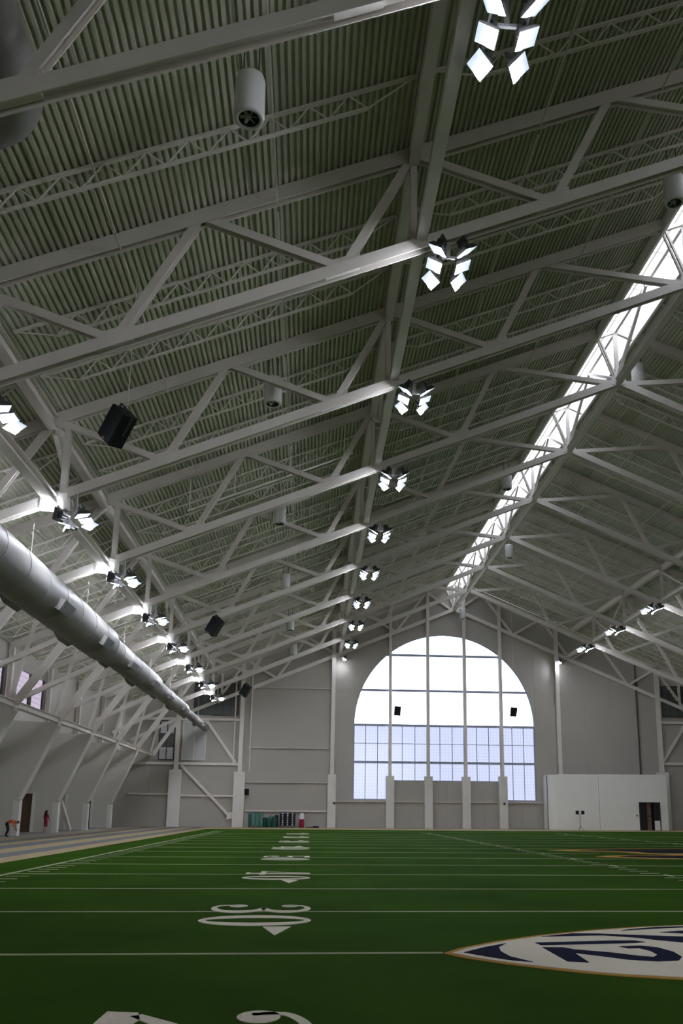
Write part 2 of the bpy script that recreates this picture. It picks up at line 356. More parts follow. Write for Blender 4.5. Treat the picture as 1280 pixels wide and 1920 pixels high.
        # last strip reaches the gable wall
def joist_mesh(u0, u1, sgn):
    mb = MB()
    def P(u, dz): return (sgn*u, 0, zd(u) + dz)
    for dz, s in ((-0.05, 0.07),):
        mb.bar(P(u0, dz), P(u1, dz), 0.07, 0.13)
    e = 1.5; dep = -0.72
    mb.bar(P(u0+e, dep), P(u1-e, dep), 0.06, 0.12)
    n = int((u1-u0-2*e)/1.15); st = (u1-u0-2*e)/n
    mb.bar(P(u0+0.1, -0.08), P(u0+e, dep), 0.04, 0.05); mb.bar(P(u1-0.1, -0.08), P(u1-e, dep), 0.04, 0.05)
    for k in range(n+1):
        u = u0+e+st*k
        if k < n:
            mb.bar(P(u, dep), P(u+st/2, -0.08), 0.035, 0.04); mb.bar(P(u+st/2, -0.08), P(u+st, dep), 0.035, 0.04)
    return mb.data('joist', steel)
for sgn in (-1, 1):
    for u0, u1 in ((1.3, UM-0.25), (UM+0.25, UL-0.3), (UL+0.3, U_OUT)):
        me = joist_mesh(u0, u1, sgn)
        for i in range(-2, 8):
            for k in (1, 2): link('joist', me, ceil, (XR, TY(i)+BAY*k/3, 0))
for sgn in (-1, 1):
    for u in (5.2, 9.6, 18.5, 23.4, 32.5):
        for i in range(-2, 8):
            for dz in (-0.70,):
                MB().bar((XR+sgn*u, TY(i)+0.2, zd(u)+dz), (XR+sgn*u, TY(i+1)-0.2, zd(u)+dz), 0.045, 0.045, (1,0,0)).bar((XR+sgn*u, TY(i)+BAY/3, zd(u)-0.70), (XR+sgn*(u+0.65), TY(i)+BAY/3, zd(u+0.65)-0.06), 0.03).build('bridging_bar', steel, ceil)

# ---- skylight along the ridge
sky = struct_empty('skylight')
ZS = 29.35
for i in range(-5, 8):
    for sgn in (-1, 1):
        for k in range(3):
            y0, y1 = TY(i)+BAY*k/3+0.04, TY(i)+BAY*(k+1)/3-0.04
            MB().add([(XR+sgn*1.05, y0, zd(1.05)+0.28), (XR, y0, ZS+0.55), (XR, y1, ZS+0.55), (XR+sgn*1.05, y1, zd(1.05)+0.28)], [(0,1,2,3)]).build('glazing_panel', pane_sky, sky)
            MB().bar((XR+sgn*1.05, y0-0.04, zd(1.05)+0.25), (XR, y0-0.04, ZS+0.52), 0.06, 0.08).build('glazing_bar', steel, sky)
for sgn in (-1, 1):
    MB().box((XR+sgn*1.05-0.06, BACK, zd(1.05)-0.75), (XR+sgn*1.05+0.06, WALL, zd(1.05)+0.32)).build('curb', whitem, sky)
MB().bar((XR, BACK, ZS+0.5), (XR, WALL, ZS+0.5), 0.09, 0.12, (1,0,0)).build('ridge_bar', steel, sky)

# ---- far wall with the arched opening
AX0, AX1, ASP, ASILL, AMID = 5.0, 26.55, 11.80, 3.18, 5.33
ACX, AR = (AX0+AX1)/2, (AX1-AX0)/2
COLX = [9.25, 13.72, 18.12, 22.45]           # columns standing in the window
def arch_z(x): return ASP + 1.02*math.sqrt(max(0, AR*AR-(x-ACX)**2))
def roof_z(x): return zd(x-XR) + 0.18
WX0, WX1 = -25.5, 59.5
wf = struct_empty('wall_far')
mb = MB(); TH = 0.5
xs = [AX0 + (AX1-AX0)*0.5*(1-math.cos(math.pi*k/48)) for k in range(49)]
def wquad(mb, x0, x1, za0, za1, zb0, zb1):      # lower edge za, upper edge zb
    for y, fl in ((WALL, 0), (WALL+TH, 1)):
        q = [(x0, y, za0), (x1, y, za1), (x1, y, zb1), (x0, y, zb0)]; mb.add(q, [(3,2,1,0) if fl else (0,1,2,3)])
wquad(mb, WX0, AX0, -0.3, -0.3, roof_z(WX0), roof_z(AX0)); wquad(mb, AX1, WX1, -0.3, -0.3, roof_z(AX1), roof_z(WX1))
for a, b in zip(xs[:-1], xs[1:]):
    if a < XR < b: pass
    wquad(mb, a, b, arch_z(a), arch_z(b), roof_z(a), roof_z(b))
    mb.add([(a, WALL, arch_z(a)), (b, WALL, arch_z(b)), (b, WALL+TH, arch_z(b)), (a, WALL+TH, arch_z(a))], [(0,1,2,3)])
for x0, x1, z in ((AX0, COLX[0], ASILL), (COLX[0], COLX[3], AMID), (COLX[3], AX1, ASILL)):
    wquad(mb, x0, x1, -0.3, -0.3, z, z)
    mb.add([(x0, WALL, z), (x1, WALL, z), (x1, WALL+TH, z), (x0, WALL+TH, z)], [(3,2,1,0)])
for x in (AX0, AX1): mb.add([(x, WALL, ASILL), (x, WALL, ASP), (x, WALL+TH, ASP), (x, WALL+TH, ASILL)], [(0,1,2,3)])
mb.build('wall_sheet', wallm, wf)
# pilasters (concrete below, steel columns above), girts, panels
for x, wd, h in ((2.55, 0.95, 5.98), (9.25, 0.92, 5.88), (13.72, 0.92, 5.88), (18.12, 0.92, 5.88), (22.45, 0.95, 5.98), (-7.95, 1.25, 6.15), (-15.15, 1.35, 6.30), (41.65, 1.30, 6.65)):
    MB().box((x-wd/2, WALL-0.75, -0.02), (x+wd/2, WALL-0.02, h)).build('pilaster', concm, wf)
    z1 = zd(x-XR)-0.1
    MB().hbeam((x, WALL-0.36, h), (x, WALL-0.36, z1), (0,1,0), 0.45, 0.34 if AX0 < x < AX1 else 0.45).build('wall_column', steel, wf)
MB().hbeam((29.35, WALL-0.36, 0.0), (29.35, WALL-0.36, zd(12.3)-0.1), (0,1,0), 0.45, 0.45).build('wall_column', steel, wf)
for x, z0 in ((39.1, 6.2), (-8.75, 6.9), (-6.9, 6.2)):
    MB().tube((x, WALL-0.25, z0), (x, WALL-0.25, zd(x-XR)-0.4), 0.09).build('downpipe', darkm if x > 0 else steel, wf)
def girt(x0, x1, z, h=0.3): MB().box((x0, WALL-0.28, z-h/2), (x1, WALL-0.02, z+h/2)).build('girt', steel, wf)
girt(-20.3, -7.9, 12.10); girt(-20.3, -7.9, 7.02); girt(-20.3, -15.5, 3.6, 0.2); girt(-14.5, -8.6, 3.45, 0.2)
girt(41.9, 56, 12.6); girt(41.9, 56, 7.7)
girt(-7.2, 2.0, 1.82, 0.16); girt(-7.2, 2.0, 5.0, 0.05); girt(-7.2, 2.0, 8.9, 0.05); girt(-7.2, 2.3, 15.9, 0.05)
girt(3.0, 8.7, 2.95, 0.06); girt(9.7, 22.0, 2.95, 0.06); girt(23.0, 27.3, 2.95, 0.06)
MB().bar((-12.0, WALL-0.2, 12.0), (-8.5, WALL-0.2, 7.2), 0.3, 0.25).build('wall_brace', steel, wf)
MB().bar((-14.6, WALL-0.2, 6.8), (-8.9, WALL-0.2, 1.2), 0.3, 0.25).build('wall_brace', steel, wf)
MB().bar((44.9, WALL-0.2, 12.3), (42.0, WALL-0.2, 8.0), 0.3, 0.25).build('wall_brace', steel, wf)
gp = MB().prism([(-9.3,0.85),(-8.6,0.95),(-8.6,1.7),(-9.0,1.6)], 0, 0.1).build('gusset_plate', whitem, wf)  # white colour stands in for strong light falling on this plate
gp.matrix_local = Matrix(((1,0,0,0),(0,0,1,WALL-0.35),(0,1,0,0),(0,0,0,1)))
def wpanels(x0, x1, n, zs):
    q = (x1-x0)/n
    for k in range(n):
        for z0, z1 in zip(zs[:-1], zs[1:]):
            a, b = x0+q*k+0.012, x0+q*(k+1)-0.012
            za, zb_ = min(z1, zd(a-XR)-0.1)-0.012, min(z1, zd(b-XR)-0.1)-0.012
            if min(za, zb_) < z0+0.3: continue
            y0, y1 = WALL-0.035, WALL-0.002
            MB().add([(a,y0,z0+0.012),(b,y0,z0+0.012),(b,y0,zb_),(a,y0,za),(a,y1,z0+0.012),(b,y1,z0+0.012),(b,y1,zb_),(a,y1,za)],
                     [(0,1,2,3),(7,6,5,4),(0,4,5,1),(1,5,6,2),(2,6,7,3),(3,7,4,0)]).build('wall_panel', wallm, wf)
wpanels(-7.3, 2.05, 3, [1.9, 5.0, 8.9, 12.4, 15.9, 19.4, 23.5])
wpanels(-7.3, 2.05, 4, [0.0, 1.74])
wpanels(3.05, 5.0, 1, [0.0, 2.92, 7.5, 11.7, 15.9, 20.2])
wpanels(29.6, 38.9, 3, [6.3, 8.9, 12.4, 15.9, 19.4, 23.5]); wpanels(26.6, 29.1, 1, [0.0, 2.92, 7.5, 11.7, 15.9, 20.2])
wpanels(-14.4, -8.6, 2, [0.0, 3.35, 6.87]); wpanels(-20.2, -15.9, 2, [0.0, 3.5, 6.87])
wpanels(-11.8, -8.2, 1, [7.2, 11.9])
for a, b in zip(COLX[:-1], COLX[1:]): wpanels(a+0.47, b-0.47, 2, [0.0, 2.92, 5.3])
wpanels(5.02, 8.75, 2, [0.0, 2.92]); wpanels(22.95, 26.5, 2, [0.0, 2.92])
# window_1: the arched window
w1 = struct_empty('window_1')
YG = WALL + 0.22
hz = [ASILL, 7.48, ASP, 15.93, 20.2]
vx = [AX0] + COLX + [AX1]
def low(x): return AMID if COLX[0] < x < COLX[3] else ASILL
for c in range(5):
    x0, x1 = vx[c], vx[c+1]; sill = low((x0+x1)/2)
    for z0, z1 in zip(hz, hz[1:] + [99]):
        z0 = max(z0, sill)
        if z1 <= z0: continue
        for k in range(3):
            a, b = x0+(x1-x0)*k/3+0.03, x0+(x1-x0)*(k+1)/3-0.03
            n = 1 if z1 <= ASP else 6
            top = [(a+(b-a)*j/n, min(z1-0.03, arch_z(a+(b-a)*j/n)-0.02)) for j in range(n+1)]
            if max(t[1] for t in top) <= z0+0.1: continue
            mb = MB()
            for p, q in zip(top[:-1], top[1:]):
                if max(p[1], q[1]) <= z0+0.03: continue
                mb.add([(p[0], YG, z0+0.03), (q[0], YG, z0+0.03), (q[0], YG, max(q[1], z0+0.03)), (p[0], YG, max(p[1], z0+0.03))], [(0,1,2,3)])
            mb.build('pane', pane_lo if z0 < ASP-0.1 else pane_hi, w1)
def xspan(z):
    if z <= ASP: return AX0, AX1
    h = math.sqrt(max(0, AR*AR - ((z-ASP)/1.02)**2)); return ACX-h, ACX+h
for z, t in ((7.48, 0.26), (ASP, 0.26), (15.93, 0.26), (20.2, 0.26)):
    a, b = xspan(z); MB().box((a, YG-0.12, z-t/2), (b, YG+0.12, z+t/2)).build('transom', framem, w1)
MB().box((AX0, YG-0.03, 9.64-0.03), (AX1, YG+0.03, 9.64+0.03)).build('glazing_bar', framem, w1)
for z in (13.85, 18.05):
    a, b = xspan(z); MB().box((a, YG+0.01, z-0.012), (b, YG+0.03, z+0.012)).build('glazing_bar', framem, w1)
for x in COLX: MB().box((x-0.12, YG-0.12, low(x)), (x+0.12, YG+0.12, arch_z(x))).build('mullion', framem, w1)
for c in range(5):
    for k in (1, 2):
        x = vx[c]+(vx[c+1]-vx[c])*k/3; MB().box((x-0.035, YG-0.04, low(x)), (x+0.035, YG+0.04, ASP)).build('mullion', framem, w1)
        MB().box((x-0.01, YG+0.01, ASP), (x+0.01, YG+0.03, arch_z(x))).build('glazing_bar', framem, w1)
for x0, x1, z in ((AX0, COLX[0], ASILL), (COLX[0], COLX[3], AMID), (COLX[3], AX1, ASILL)): MB().box((x0, YG-0.1, z), (x1, YG+0.1, z+0.1)).build('sill_bar', framem, w1)
for x in (AX0+0.06, AX1-0.06): MB().box((x-0.06, YG-0.1, ASILL), (x+0.06, YG+0.1, ASP)).build('jamb', framem, w1)
mb = MB()
for a, b in zip(xs[:-1], xs[1:]):
    p, q = (a, arch_z(a)), (b, arch_z(b)); s = 1-0.10/AR
    pi, qi = (ACX+(p[0]-ACX)*s, ASP+(p[1]-ASP)*s), (ACX+(q[0]-ACX)*s, ASP+(q[1]-ASP)*s)
    vs = [(x, y, z) for y in (YG-0.1, YG+0.1) for x, z in (p, q, qi, pi)]
    mb.add(vs, [(0,1,2,3),(7,6,5,4),(3,2,6,7)])
mb.build('arch_frame', framem, w1)
portal('window_light_portal', (ACX, YG+0.35, (ASILL+22.8)/2), (math.radians(-90), 0, 0), AX1-AX0, 22.8-ASILL)
portal('skylight_light_portal', (XR, (WALL+BACK)/2, ZS+0.75), (0, 0, 0), 2.4, WALL-BACK)
# window_2: louvred panels high on the left of the far wall; window_3: strip window; window_4: right
def gridwin(name, x0, x1, z0, z1, nx, nz, pm, fm=darkm, t=0.05):
    wn = struct_empty(name); y = WALL-0.14
    for i in range(nx):
        for j in range(nz):
            a, b = x0+(x1-x0)*i/nx, x0+(x1-x0)*(i+1)/nx; c, d = z0+(z1-z0)*j/nz, z0+(z1-z0)*(j+1)/nz
            MB().box((a+t/2, y, c+t/2), (b-t/2, y+0.03, d-t/2)).build('pane', pm(i, j) if callable(pm) else pm, wn)
    for i in range(nx+1):
        x = x0+(x1-x0)*i/nx; MB().box((x-t, y-0.05, z0), (x+t, y+0.05, z1)).build('mullion', fm, wn)
    for j in range(nz+1):
        z = z0+(z1-z0)*j/nz; MB().box((x0, y-0.05, z-t), (x1, y+0.05, z+t)).build('transom', fm, wn)
    return wn
gridwin('window_2', -13.5, -8.45, 12.65, 16.3, 6, 3, pane_dark)
gridwin('window_3', -17.2, -15.55, 7.45, 11.85, 2, 3, lambda i, j: pane_dark if j == 1 else pane_pale)
gridwin('window_4', -14.6, -12.0, 7.45, 11.85, 2, 1, pane_pale, steel)
gridwin('window_5', 42.3, 48.0, 13.3, 17.0, 6, 4, pane_dark)

# ---- left and right side walls: low battered fins, low wall, clerestory
def side(sgn, name):
    X = lambda u: XR + sgn*u
    wl = struct_empty(name)
    def bx(nm, ua, ub, y0, y1, z0, z1, m): return MB().box((min(X(ua), X(ub)), y0, z0), (max(X(ua), X(ub)), y1, z1)).build(nm, m, wl)
    uc, ub = 38.8, 42.2              # clerestory wall, outer wall below it
    for i in range(-5, 8):
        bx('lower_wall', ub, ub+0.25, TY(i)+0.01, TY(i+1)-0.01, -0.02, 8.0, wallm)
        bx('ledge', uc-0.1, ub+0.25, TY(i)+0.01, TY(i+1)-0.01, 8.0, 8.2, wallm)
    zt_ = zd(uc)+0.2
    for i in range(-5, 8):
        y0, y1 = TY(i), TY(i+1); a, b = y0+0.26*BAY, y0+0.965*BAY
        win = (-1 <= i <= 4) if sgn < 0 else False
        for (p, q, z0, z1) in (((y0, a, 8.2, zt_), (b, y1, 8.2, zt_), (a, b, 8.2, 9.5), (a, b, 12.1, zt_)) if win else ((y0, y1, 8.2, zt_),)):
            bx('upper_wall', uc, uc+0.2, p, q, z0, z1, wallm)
    fin = [(ub, 8.0), (34.75, 7.75), (34.75, 7.55), (36.95, 2.45), (37.30, 2.30), (37.30, 0.0), (38.9, 0.0), (38.9, 3.0), (39.85, 3.0), (39.85, 0.0), (ub, 0.0)]
    n = len(fin)
    for i in range(-2, 8):
        m2 = MB(); vs = [(XR+sgn*u, TY(i)+dy, z) for dy in (-0.45, 0.45) for u, z in fin]
        m2.add(vs, [tuple(range(n)), tuple(range(n, 2*n))[::-1]] + [(k, (k+1) % n, (k+1) % n+n, k+n) for k in range(n)])
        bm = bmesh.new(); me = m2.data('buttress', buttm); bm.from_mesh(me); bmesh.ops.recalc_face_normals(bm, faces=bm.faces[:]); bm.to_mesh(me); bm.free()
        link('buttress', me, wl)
        bx('buttress_post', 36.84, 37.28, TY(i)-0.50, TY(i)+0.05, -0.02, 2.34, whitem)
        bx('door_surround', 38.7, 38.9, TY(i)-0.52, TY(i)+0.47, 0, 3.1, whitem)
        MB().hbeam((X(uc-0.3), TY(i), 8.2), (X(uc-0.3), TY(i), zd(uc)-0.2), (1,0,0), 0.35, 0.35).build('wall_post', steel, wl)
    return wl
wl = side(-1, 'wall_left'); wr = side(1, 'wall_right')
wn = 6
for i in range(-1, 5):
    a, b = TY(i)+0.26*BAY, TY(i)+0.965*BAY; x = XR-38.88
    o = struct_empty('window_%d' % wn); wn += 1
    for k in range(2):
        p, q = a+(b-a)*k/2+0.1, a+(b-a)*(k+1)/2-0.1
        MB().add([(x, p, 9.55), (x, q, 9.55), (x, q, 12.05), (x, p, 12.05)], [(0,1,2,3)]).build('pane', pane_dim, o)
    for y, h in ((a+0.05, 0.06), ((a+b)/2, 0.32), (b-0.05, 0.06)): MB().box((x-0.06, y-h, 9.5), (x+0.06, y+h, 12.1)).build('mullion', darkm, o)
    for z in (9.53, 12.07): MB().box((x-0.05, a, z-0.04), (x+0.05, b, z+0.04)).build('transom', framem, o)
for k, (i, m) in enumerate(((5, brownm), (6, whitem), (7, darkdoor))):
    d = struct_empty('door_%d' % (k+1)); xa, xb = XR-39.85, XR-38.9
    lf = MB().box((xa+0.02, TY(i)+0.05, 0.01), (xb-0.02, TY(i)+0.10, 2.97)).build('door_leaf', m, d)
    MB().box((xb-0.25, TY(i)-0.01, 1.05), (xb-0.12, TY(i)+0.05, 1.13)).build('door_handle', darkm, lf)
    MB().box((xa-0.2, TY(i)-0.47, 1.5), (xa-0.1, TY(i)-0.45, 1.6)).build('switch_plate', darkm, d)
MB().bar((-20.0, TY(5)+0.6, 2.45), (-20.0, TY(5)+3.9, 0.05), 0.28, 0.28, (1,0,0)).build('floor_brace', steel, wl)
# wall behind the camera
wb = struct_empty('wall_back')
BX0, BX1, BZ0, BZ1 = 5.0, 27.0, 5.0, 20.5
def bwall(pts): 
    n = len(pts); MB().add([(x, BACK, z) for x, z in pts] + [(x, BACK-0.3, z) for x, z in pts], [tuple(range(n))[::-1], tuple(range(n, 2*n))] + [(k, (k+1) % n, (k+1) % n+n, k+n) for k in range(n)]).build('wall_sheet', wallm, wb)
rz = lambda x: zd(x-XR) + 0.18
bwall([(WX0, -0.3), (BX0, -0.3), (BX0, rz(BX0)), (WX0, rz(WX0))]); bwall([(BX1, -0.3), (WX1, -0.3), (WX1, rz(WX1)), (BX1, rz(BX1))])
bwall([(BX0, -0.3), (BX1, -0.3), (BX1, BZ0), (BX0, BZ0)]); bwall([(BX0, BZ1), (BX1, BZ1), (BX1, rz(BX1)), (XR, rz(XR)+0.3), (BX0, rz(BX0))])
w12 = struct_empty('window_12')  # opening added in the unseen wall so camera-facing beams catch daylight
for i in range(5):
    a, b = BX0+(BX1-BX0)*i/5, BX0+(BX1-BX0)*(i+1)/5
    MB().box((a-0.1, BACK-0.25, BZ0), (a+0.1, BACK-0.05, BZ1)).build('mullion', framem, w12)
    for j in range(4):
        c, d = BZ0+(BZ1-BZ0)*j/4, BZ0+(BZ1-BZ0)*(j+1)/4
        MB().add([(a+0.1, BACK-0.15, c+0.08), (b-0.1, BACK-0.15, c+0.08), (b-0.1, BACK-0.15, d-0.08), (a+0.1, BACK-0.15, d-0.08)], [(3,2,1,0)]).build('pane', pane_back, w12)
for j in range(5):
    c = BZ0+(BZ1-BZ0)*j/4; MB().box((BX0, BACK-0.25, c-0.08), (BX1, BACK-0.05, c+0.08)).build('transom', framem, w12)
portal('added_window_portal', ((BX0+BX1)/2, BACK-0.4, (BZ0+BZ1)/2), (math.radians(90), 0, 0), BX1-BX0, BZ1-BZ0)

# ---- white enclosure at the right of the far wall, with a door
enc = struct_empty('wall_enclosure')
EX0, EX1, EY = 27.3, 41.0, 95.6
DX0, DX1, DZ = 37.6, 40.1, 3.15
MB().box((EX0+0.9, EY, -0.02), (32.95, EY+0.25, 6.15)).build('wall_section', whitem, enc)
MB().box((33.0, EY+0.02, -0.02), (DX0, EY+0.27, 6.18)).build('wall_section', whitem, enc)
MB().box((DX0, EY+0.02, DZ), (EX1, EY+0.27, 6.18)).build('wall_section', whitem, enc)
MB().box((DX1, EY+0.02, -0.02), (EX1, EY+0.27, DZ)).build('wall_section', whitem, enc)
mb = MB(); n = 8
arc = [(EX0+0.9-0.9*math.sin(math.pi/2*k/n), EY+0.9-0.9*math.cos(math.pi/2*k/n)) for k in range(n+1)] + [(EX0, WALL-0.05)]
arci = [(EX0+0.9-0.65*math.sin(math.pi/2*k/n), EY+0.9-0.65*math.cos(math.pi/2*k/n)) for k in range(n+1)] + [(EX0+0.25, WALL-0.05)]
mb.ribbon(arc, arci, -0.02, 6.15); mb.build('rounded_corner', whitem, enc)
MB().box((EX0-0.05, EY+1.0, 0), (EX0-0.005, EY+1.12, 6.1)).build('corner_joint', darkm, enc)
MB().box((33.0, EY-0.01, 6.18), (EX1, EY+0.29, 6.26)).build('coping', whitem, enc); MB().box((EX0+0.9, EY-0.01, 6.15), (32.95, EY+0.26, 6.22)).build('coping', whitem, enc)
d3 = struct_empty('door_4')
MB().box((DX0, EY+1.2, 0), (DX1, EY+1.3, DZ)).build('recess', darkdoor, d3)
MB().box((DX0, EY-0.03, 0), (DX0+0.08, EY+0.3, DZ)).build('jamb', darkm, d3); MB().box((DX1-0.08, EY-0.03, 0), (DX1, EY+0.3, DZ)).build('jamb', darkm, d3)
MB().box((DX0, EY-0.03, DZ-0.08), (DX1, EY+0.3, DZ)).build('lintel', darkm, d3)
MB().box((DX0+0.08, EY+0.1, 0.02), (DX0+0.95, EY+0.15, DZ-0.1)).build('door_leaf', darkdoor, d3)
warm = mat('warm_timber', (0.32, 0.19, 0.14), 0.6, noise=0.1, scale=2)
MB().box((DX0+0.98, EY+0.9, 0.02), (DX0+1.75, EY+0.95, 1.55)).build('inner_panel', warm, d3); MB().box((DX0+0.98, EY+0.9, 1.65), (DX0+1.75, EY+0.95, DZ-0.1)).build('inner_panel', warm, d3)
MB().box((DX0+1.8, EY+0.1, 1.1), (DX1-0.08, EY+0.15, DZ-0.1)).build('door_leaf', darkdoor, d3); MB().box((DX0+1.8, EY+0.1, 0.02), (DX1-0.08, EY+0.15, 1.08)).build('kick_panel', whitem, d3)
MB().box((DX0-0.35, EY-0.03, 1.55), (DX0-0.20, EY, 1.72)).build('switch_plate', darkm, d3)

# ================================================================== ROOF STEEL
UN = dict(T1=7.05, B1=9.23, TM=14.0, B2=16.32, T3=20.95, B3=23.4, TL=28.0, DT=31.75, HE=34.85)
def truss(i, label, last=False):
    y = TY(i)
    t = thing('roof_truss', label, 'roof truss', (XR, y, 0), 'steel roof trusses')
    N = (0, 1, 0)
    for sg in (-1, 1):
        T = lambda u: Vector((sg*u, 0, zt(u))); Bt = lambda u: Vector((sg*u, 0, zb(u)))
        MB().hbeam(T(1.1), T(38.6), N, 0.30, 0.50).build('top_chord', steel, t)
        MB().bar((0, 0, 29.1), (sg*1.15, 0, 28.62), 0.18, 0.18).build('ridge_rafter', steel, t)
        MB().hbeam(Bt(0.15), Bt(UN['DT']+0.2), N, 0.36, 0.40).build('bottom_chord', steel, t)
        if last: web = [(Bt(0.3), T(3.4)), (T(3.4), Bt(7.1)), (Bt(7.1), T(10.6)), (T(10.6), Bt(14.1)), (Bt(14.1), T(17.6)), (T(17.6), Bt(21.1)), (Bt(21.1), T(24.6)), (T(24.6), Bt(28))]
        else:
            k = UN
            web = [(Bt(0.3), T(k['T1'])), (T(k['T1']), Bt(k['B1'])), (Bt(k['B1']), T(k['TM'])), (T(k['TM']), Bt(k['B2'])), (Bt(k['B2']), T(k['T3'])), (T(k['T3']), Bt(k['B3'])), (Bt(k['B3']), T(k['TL'])), (T(k['TL']), Bt(k['DT']-0.8))]
        for a, b in web:
            d = (b-a).normalized()
            MB().hbeam(a + d*0.02, b - d*0.02, N, 0.27, 0.27).build('web_member', steel, t)
        for u in ((7.05, 14.0, 20.95, 28.0) if not last else ()):
            pass
        MB().hbeam(T(UN['TL'])+Vector((sg*-0.6,0,-0.2)), Bt(UN['TL']-0.6), N, 0.25, 0.25).build('post', steel, t)
        if not last:
            MB().hbeam(T(UN['TM']), Bt(UN['TM']), N, 0.22, 0.22).build('post', steel, t)
        dt = Bt(UN['DT']); he = Vector((sg*UN['HE'], 0, 7.95))
        MB().hbeam(dt, he, N, 0.38, 0.42).build('knee_strut', steel, t)
        MB().hbeam(dt + Vector((sg*-0.1, 0, -0.1)), (sg*37.4, 0, 9.6), N, 0.30, 0.32).build('tie_strut', steel, t)
        MB().hbeam(he + Vector((sg*0.3, 0, 0.1)), (sg*33.6, 0, zt(33.6)-0.2), N, 0.2, 0.2).build('thin_strut', steel, t)
        for u, z in ((UN['B1'], zb(UN['B1'])), (UN['B2'], zb(UN['B2'])), (UN['B3'], zb(UN['B3']))):
            if not last: MB().obox((sg*u, 0, z+0.15), (0.55, 0, -sg*0.23 if sg > 0 else 0.23), (0, 0.10, 0), (0, 0, 0.28)).build('gusset_plate', steel, t)
        if not last: MB().obox((sg*27.7, 0, zb(27.7)-0.15), (0.55, 0, 0), (0, 0.21, 0), (0, 0, 0.34)).build('gusset_plate', whitem, t)
        MB().obox((sg*UN['DT'], 0, zb(UN['DT'])), (0.45, 0, 0), (0, 0.10, 0), (0, 0, 0.38)).build('gusset_plate', steel, t)
    MB().obox((0, 0, zb(0)), (0.42, 0, 0), (0, 0.2, 0), (0, 0, 0.24)).build('ridge_node', steel, t)
    return t
words = {-2: 'white steel roof truss behind the top edge of the picture, nearest the camera', -1: 'white steel roof truss crossing the top left corner of the picture',
 0: 'white steel roof truss carrying the large floodlight cluster at upper centre', 1: 'white steel roof truss third from the top, just above the largest black speaker',
 2: 'white steel roof truss just below the largest black speaker', 3: 'white steel roof truss fifth from the camera along the ridge',
 4: 'white steel roof truss midway down the hall, sixth from the camera', 5: 'white steel roof truss fourth from the far arched wall',
 6: 'white steel roof truss third from the far arched wall', 7: 'white steel roof truss second from the far arched wall', 8: 'white steel roof truss set right against the far arched wall'}
for i in range(-2, 9):
    truss(i, words[i], i == 8)
# ridge truss
rt = thing('ridge_truss', 'white steel truss running lengthwise under the bright ridge skylight', 'roof truss', (XR, TY(-2), 0))
yy = lambda i: TY(i)-TY(-2)
for i in range(-2, 8):
    MB().hbeam((0, yy(i)+0.2, zb(0)), (0, yy(i+1)-0.2, zb(0)), (0,0,1), 0.38, 0.34).build('bottom_chord', steel, rt)
    MB().bar((0, yy(i), 29.05), (0, yy(i+1), 29.05), 0.16, 0.16, (1,0,0)).build('top_chord', steel, rt)
    for s, a, b in ((0, yy(i), yy(i)+BAY/2), (0, yy(i+1), yy(i)+BAY/2)):
        MB().bar((s, a, zb(0)+0.2), (s, b, 29.0), 0.16, 0.16, (1,0,0)).build('web_member', steel, rt)
for i in range(-2, 9):
    MB().bar((0, yy(i), zb(0)+0.2), (0, yy(i), 29.0), 0.20, 0.20, (1,0,0)).build('post', steel, rt)
    MB().bar((-0.1, yy(i)-0.1, zb(0)+0.2), (-1.0, yy(i)-0.1, 28.6), 0.10, 0.10).build('tie_rod', steel, rt)
    MB().bar((-0.1, yy(i)+0.15, zb(0)+0.2), (-1.0, yy(i)+0.15, 28.6), 0.10, 0.10).build('tie_rod', steel, rt)
# lengthwise girders at u = 14 and 28 on both slopes
def girder(u, sg, label, drop, wide):
    t = thing('lengthwise_girder', label, 'girder', (XR+sg*u, TY(-2), 0), 'lengthwise roof girders')
    for i in range(-2, 8):
        a, b = yy(i)+0.18, yy(i+1)-0.18
        MB().hbeam((0, a, zd(u)-0.45), (0, b, zd(u)-0.45), (0,0,1), 0.60, wide).build('top_beam', steel, t)
        MB().hbeam((sg*-0.25, a, zb(u)+drop), (sg*-0.25, b, zb(u)+drop), (0,0,1), 0.40, wide).build('bottom_beam', steel, t)
        if i in (1, 4, 6):
            MB().bar((0, a, zd(u)-0.8), (0, (a+b)/2, zb(u)+drop+0.2), 0.15, 0.15, (1,0,0)).build('brace', steel, t); MB().bar((0, b, zd(u)-0.8), (0, (a+b)/2, zb(u)+drop+0.2), 0.15, 0.15, (1,0,0)).build('brace', steel, t)
girder(UM, -1, 'lengthwise double steel girder beside the middle row of floodlights', 0.35, 0.36)
girder(UL, -1, 'lengthwise double steel girder beside the left row of floodlights', 0.0, 0.42)
girder(UM, 1, 'lengthwise double steel girder right of the ridge skylight', 0.35, 0.36)
girder(UL, 1, 'lengthwise double steel girder over the right edge of the hall', 0.0, 0.42)
for sg, lab in ((-1, 'long steel beam lying along the tops of the sloping left buttresses'), (1, 'long steel beam lying along the tops of the sloping right buttresses')):
    t = thing('eave_beam', lab, 'beam', (XR+sg*34.85, TY(-2), 0))
    for i in range(-2, 8): MB().hbeam((0, yy(i)+0.25, 7.95), (0, yy(i+1)-0.25, 7.95), (0,0,1), 0.40, 0.35).build('beam_length', steel, t)
# sprinkler pipe hung in the third bay
t = thing('sprinkler_pipe', 'thin white sprinkler pipe hung under the roof beyond the largest speaker', 'pipe', (XR, TY(2)+1.3, 0))
MB().tube((-15, 0, zd(15)-1.9), (-24, 0, zd(24)-1.9), 0.06).build('pipe', whitem, t)
for u in (15.5, 18.5, 21.5, 23.9): MB().tube((-u, 0, zd(u)-1.9), (-u, 0, zd(u)-0.05), 0.035, n=6).build('hanger', whitem, t)

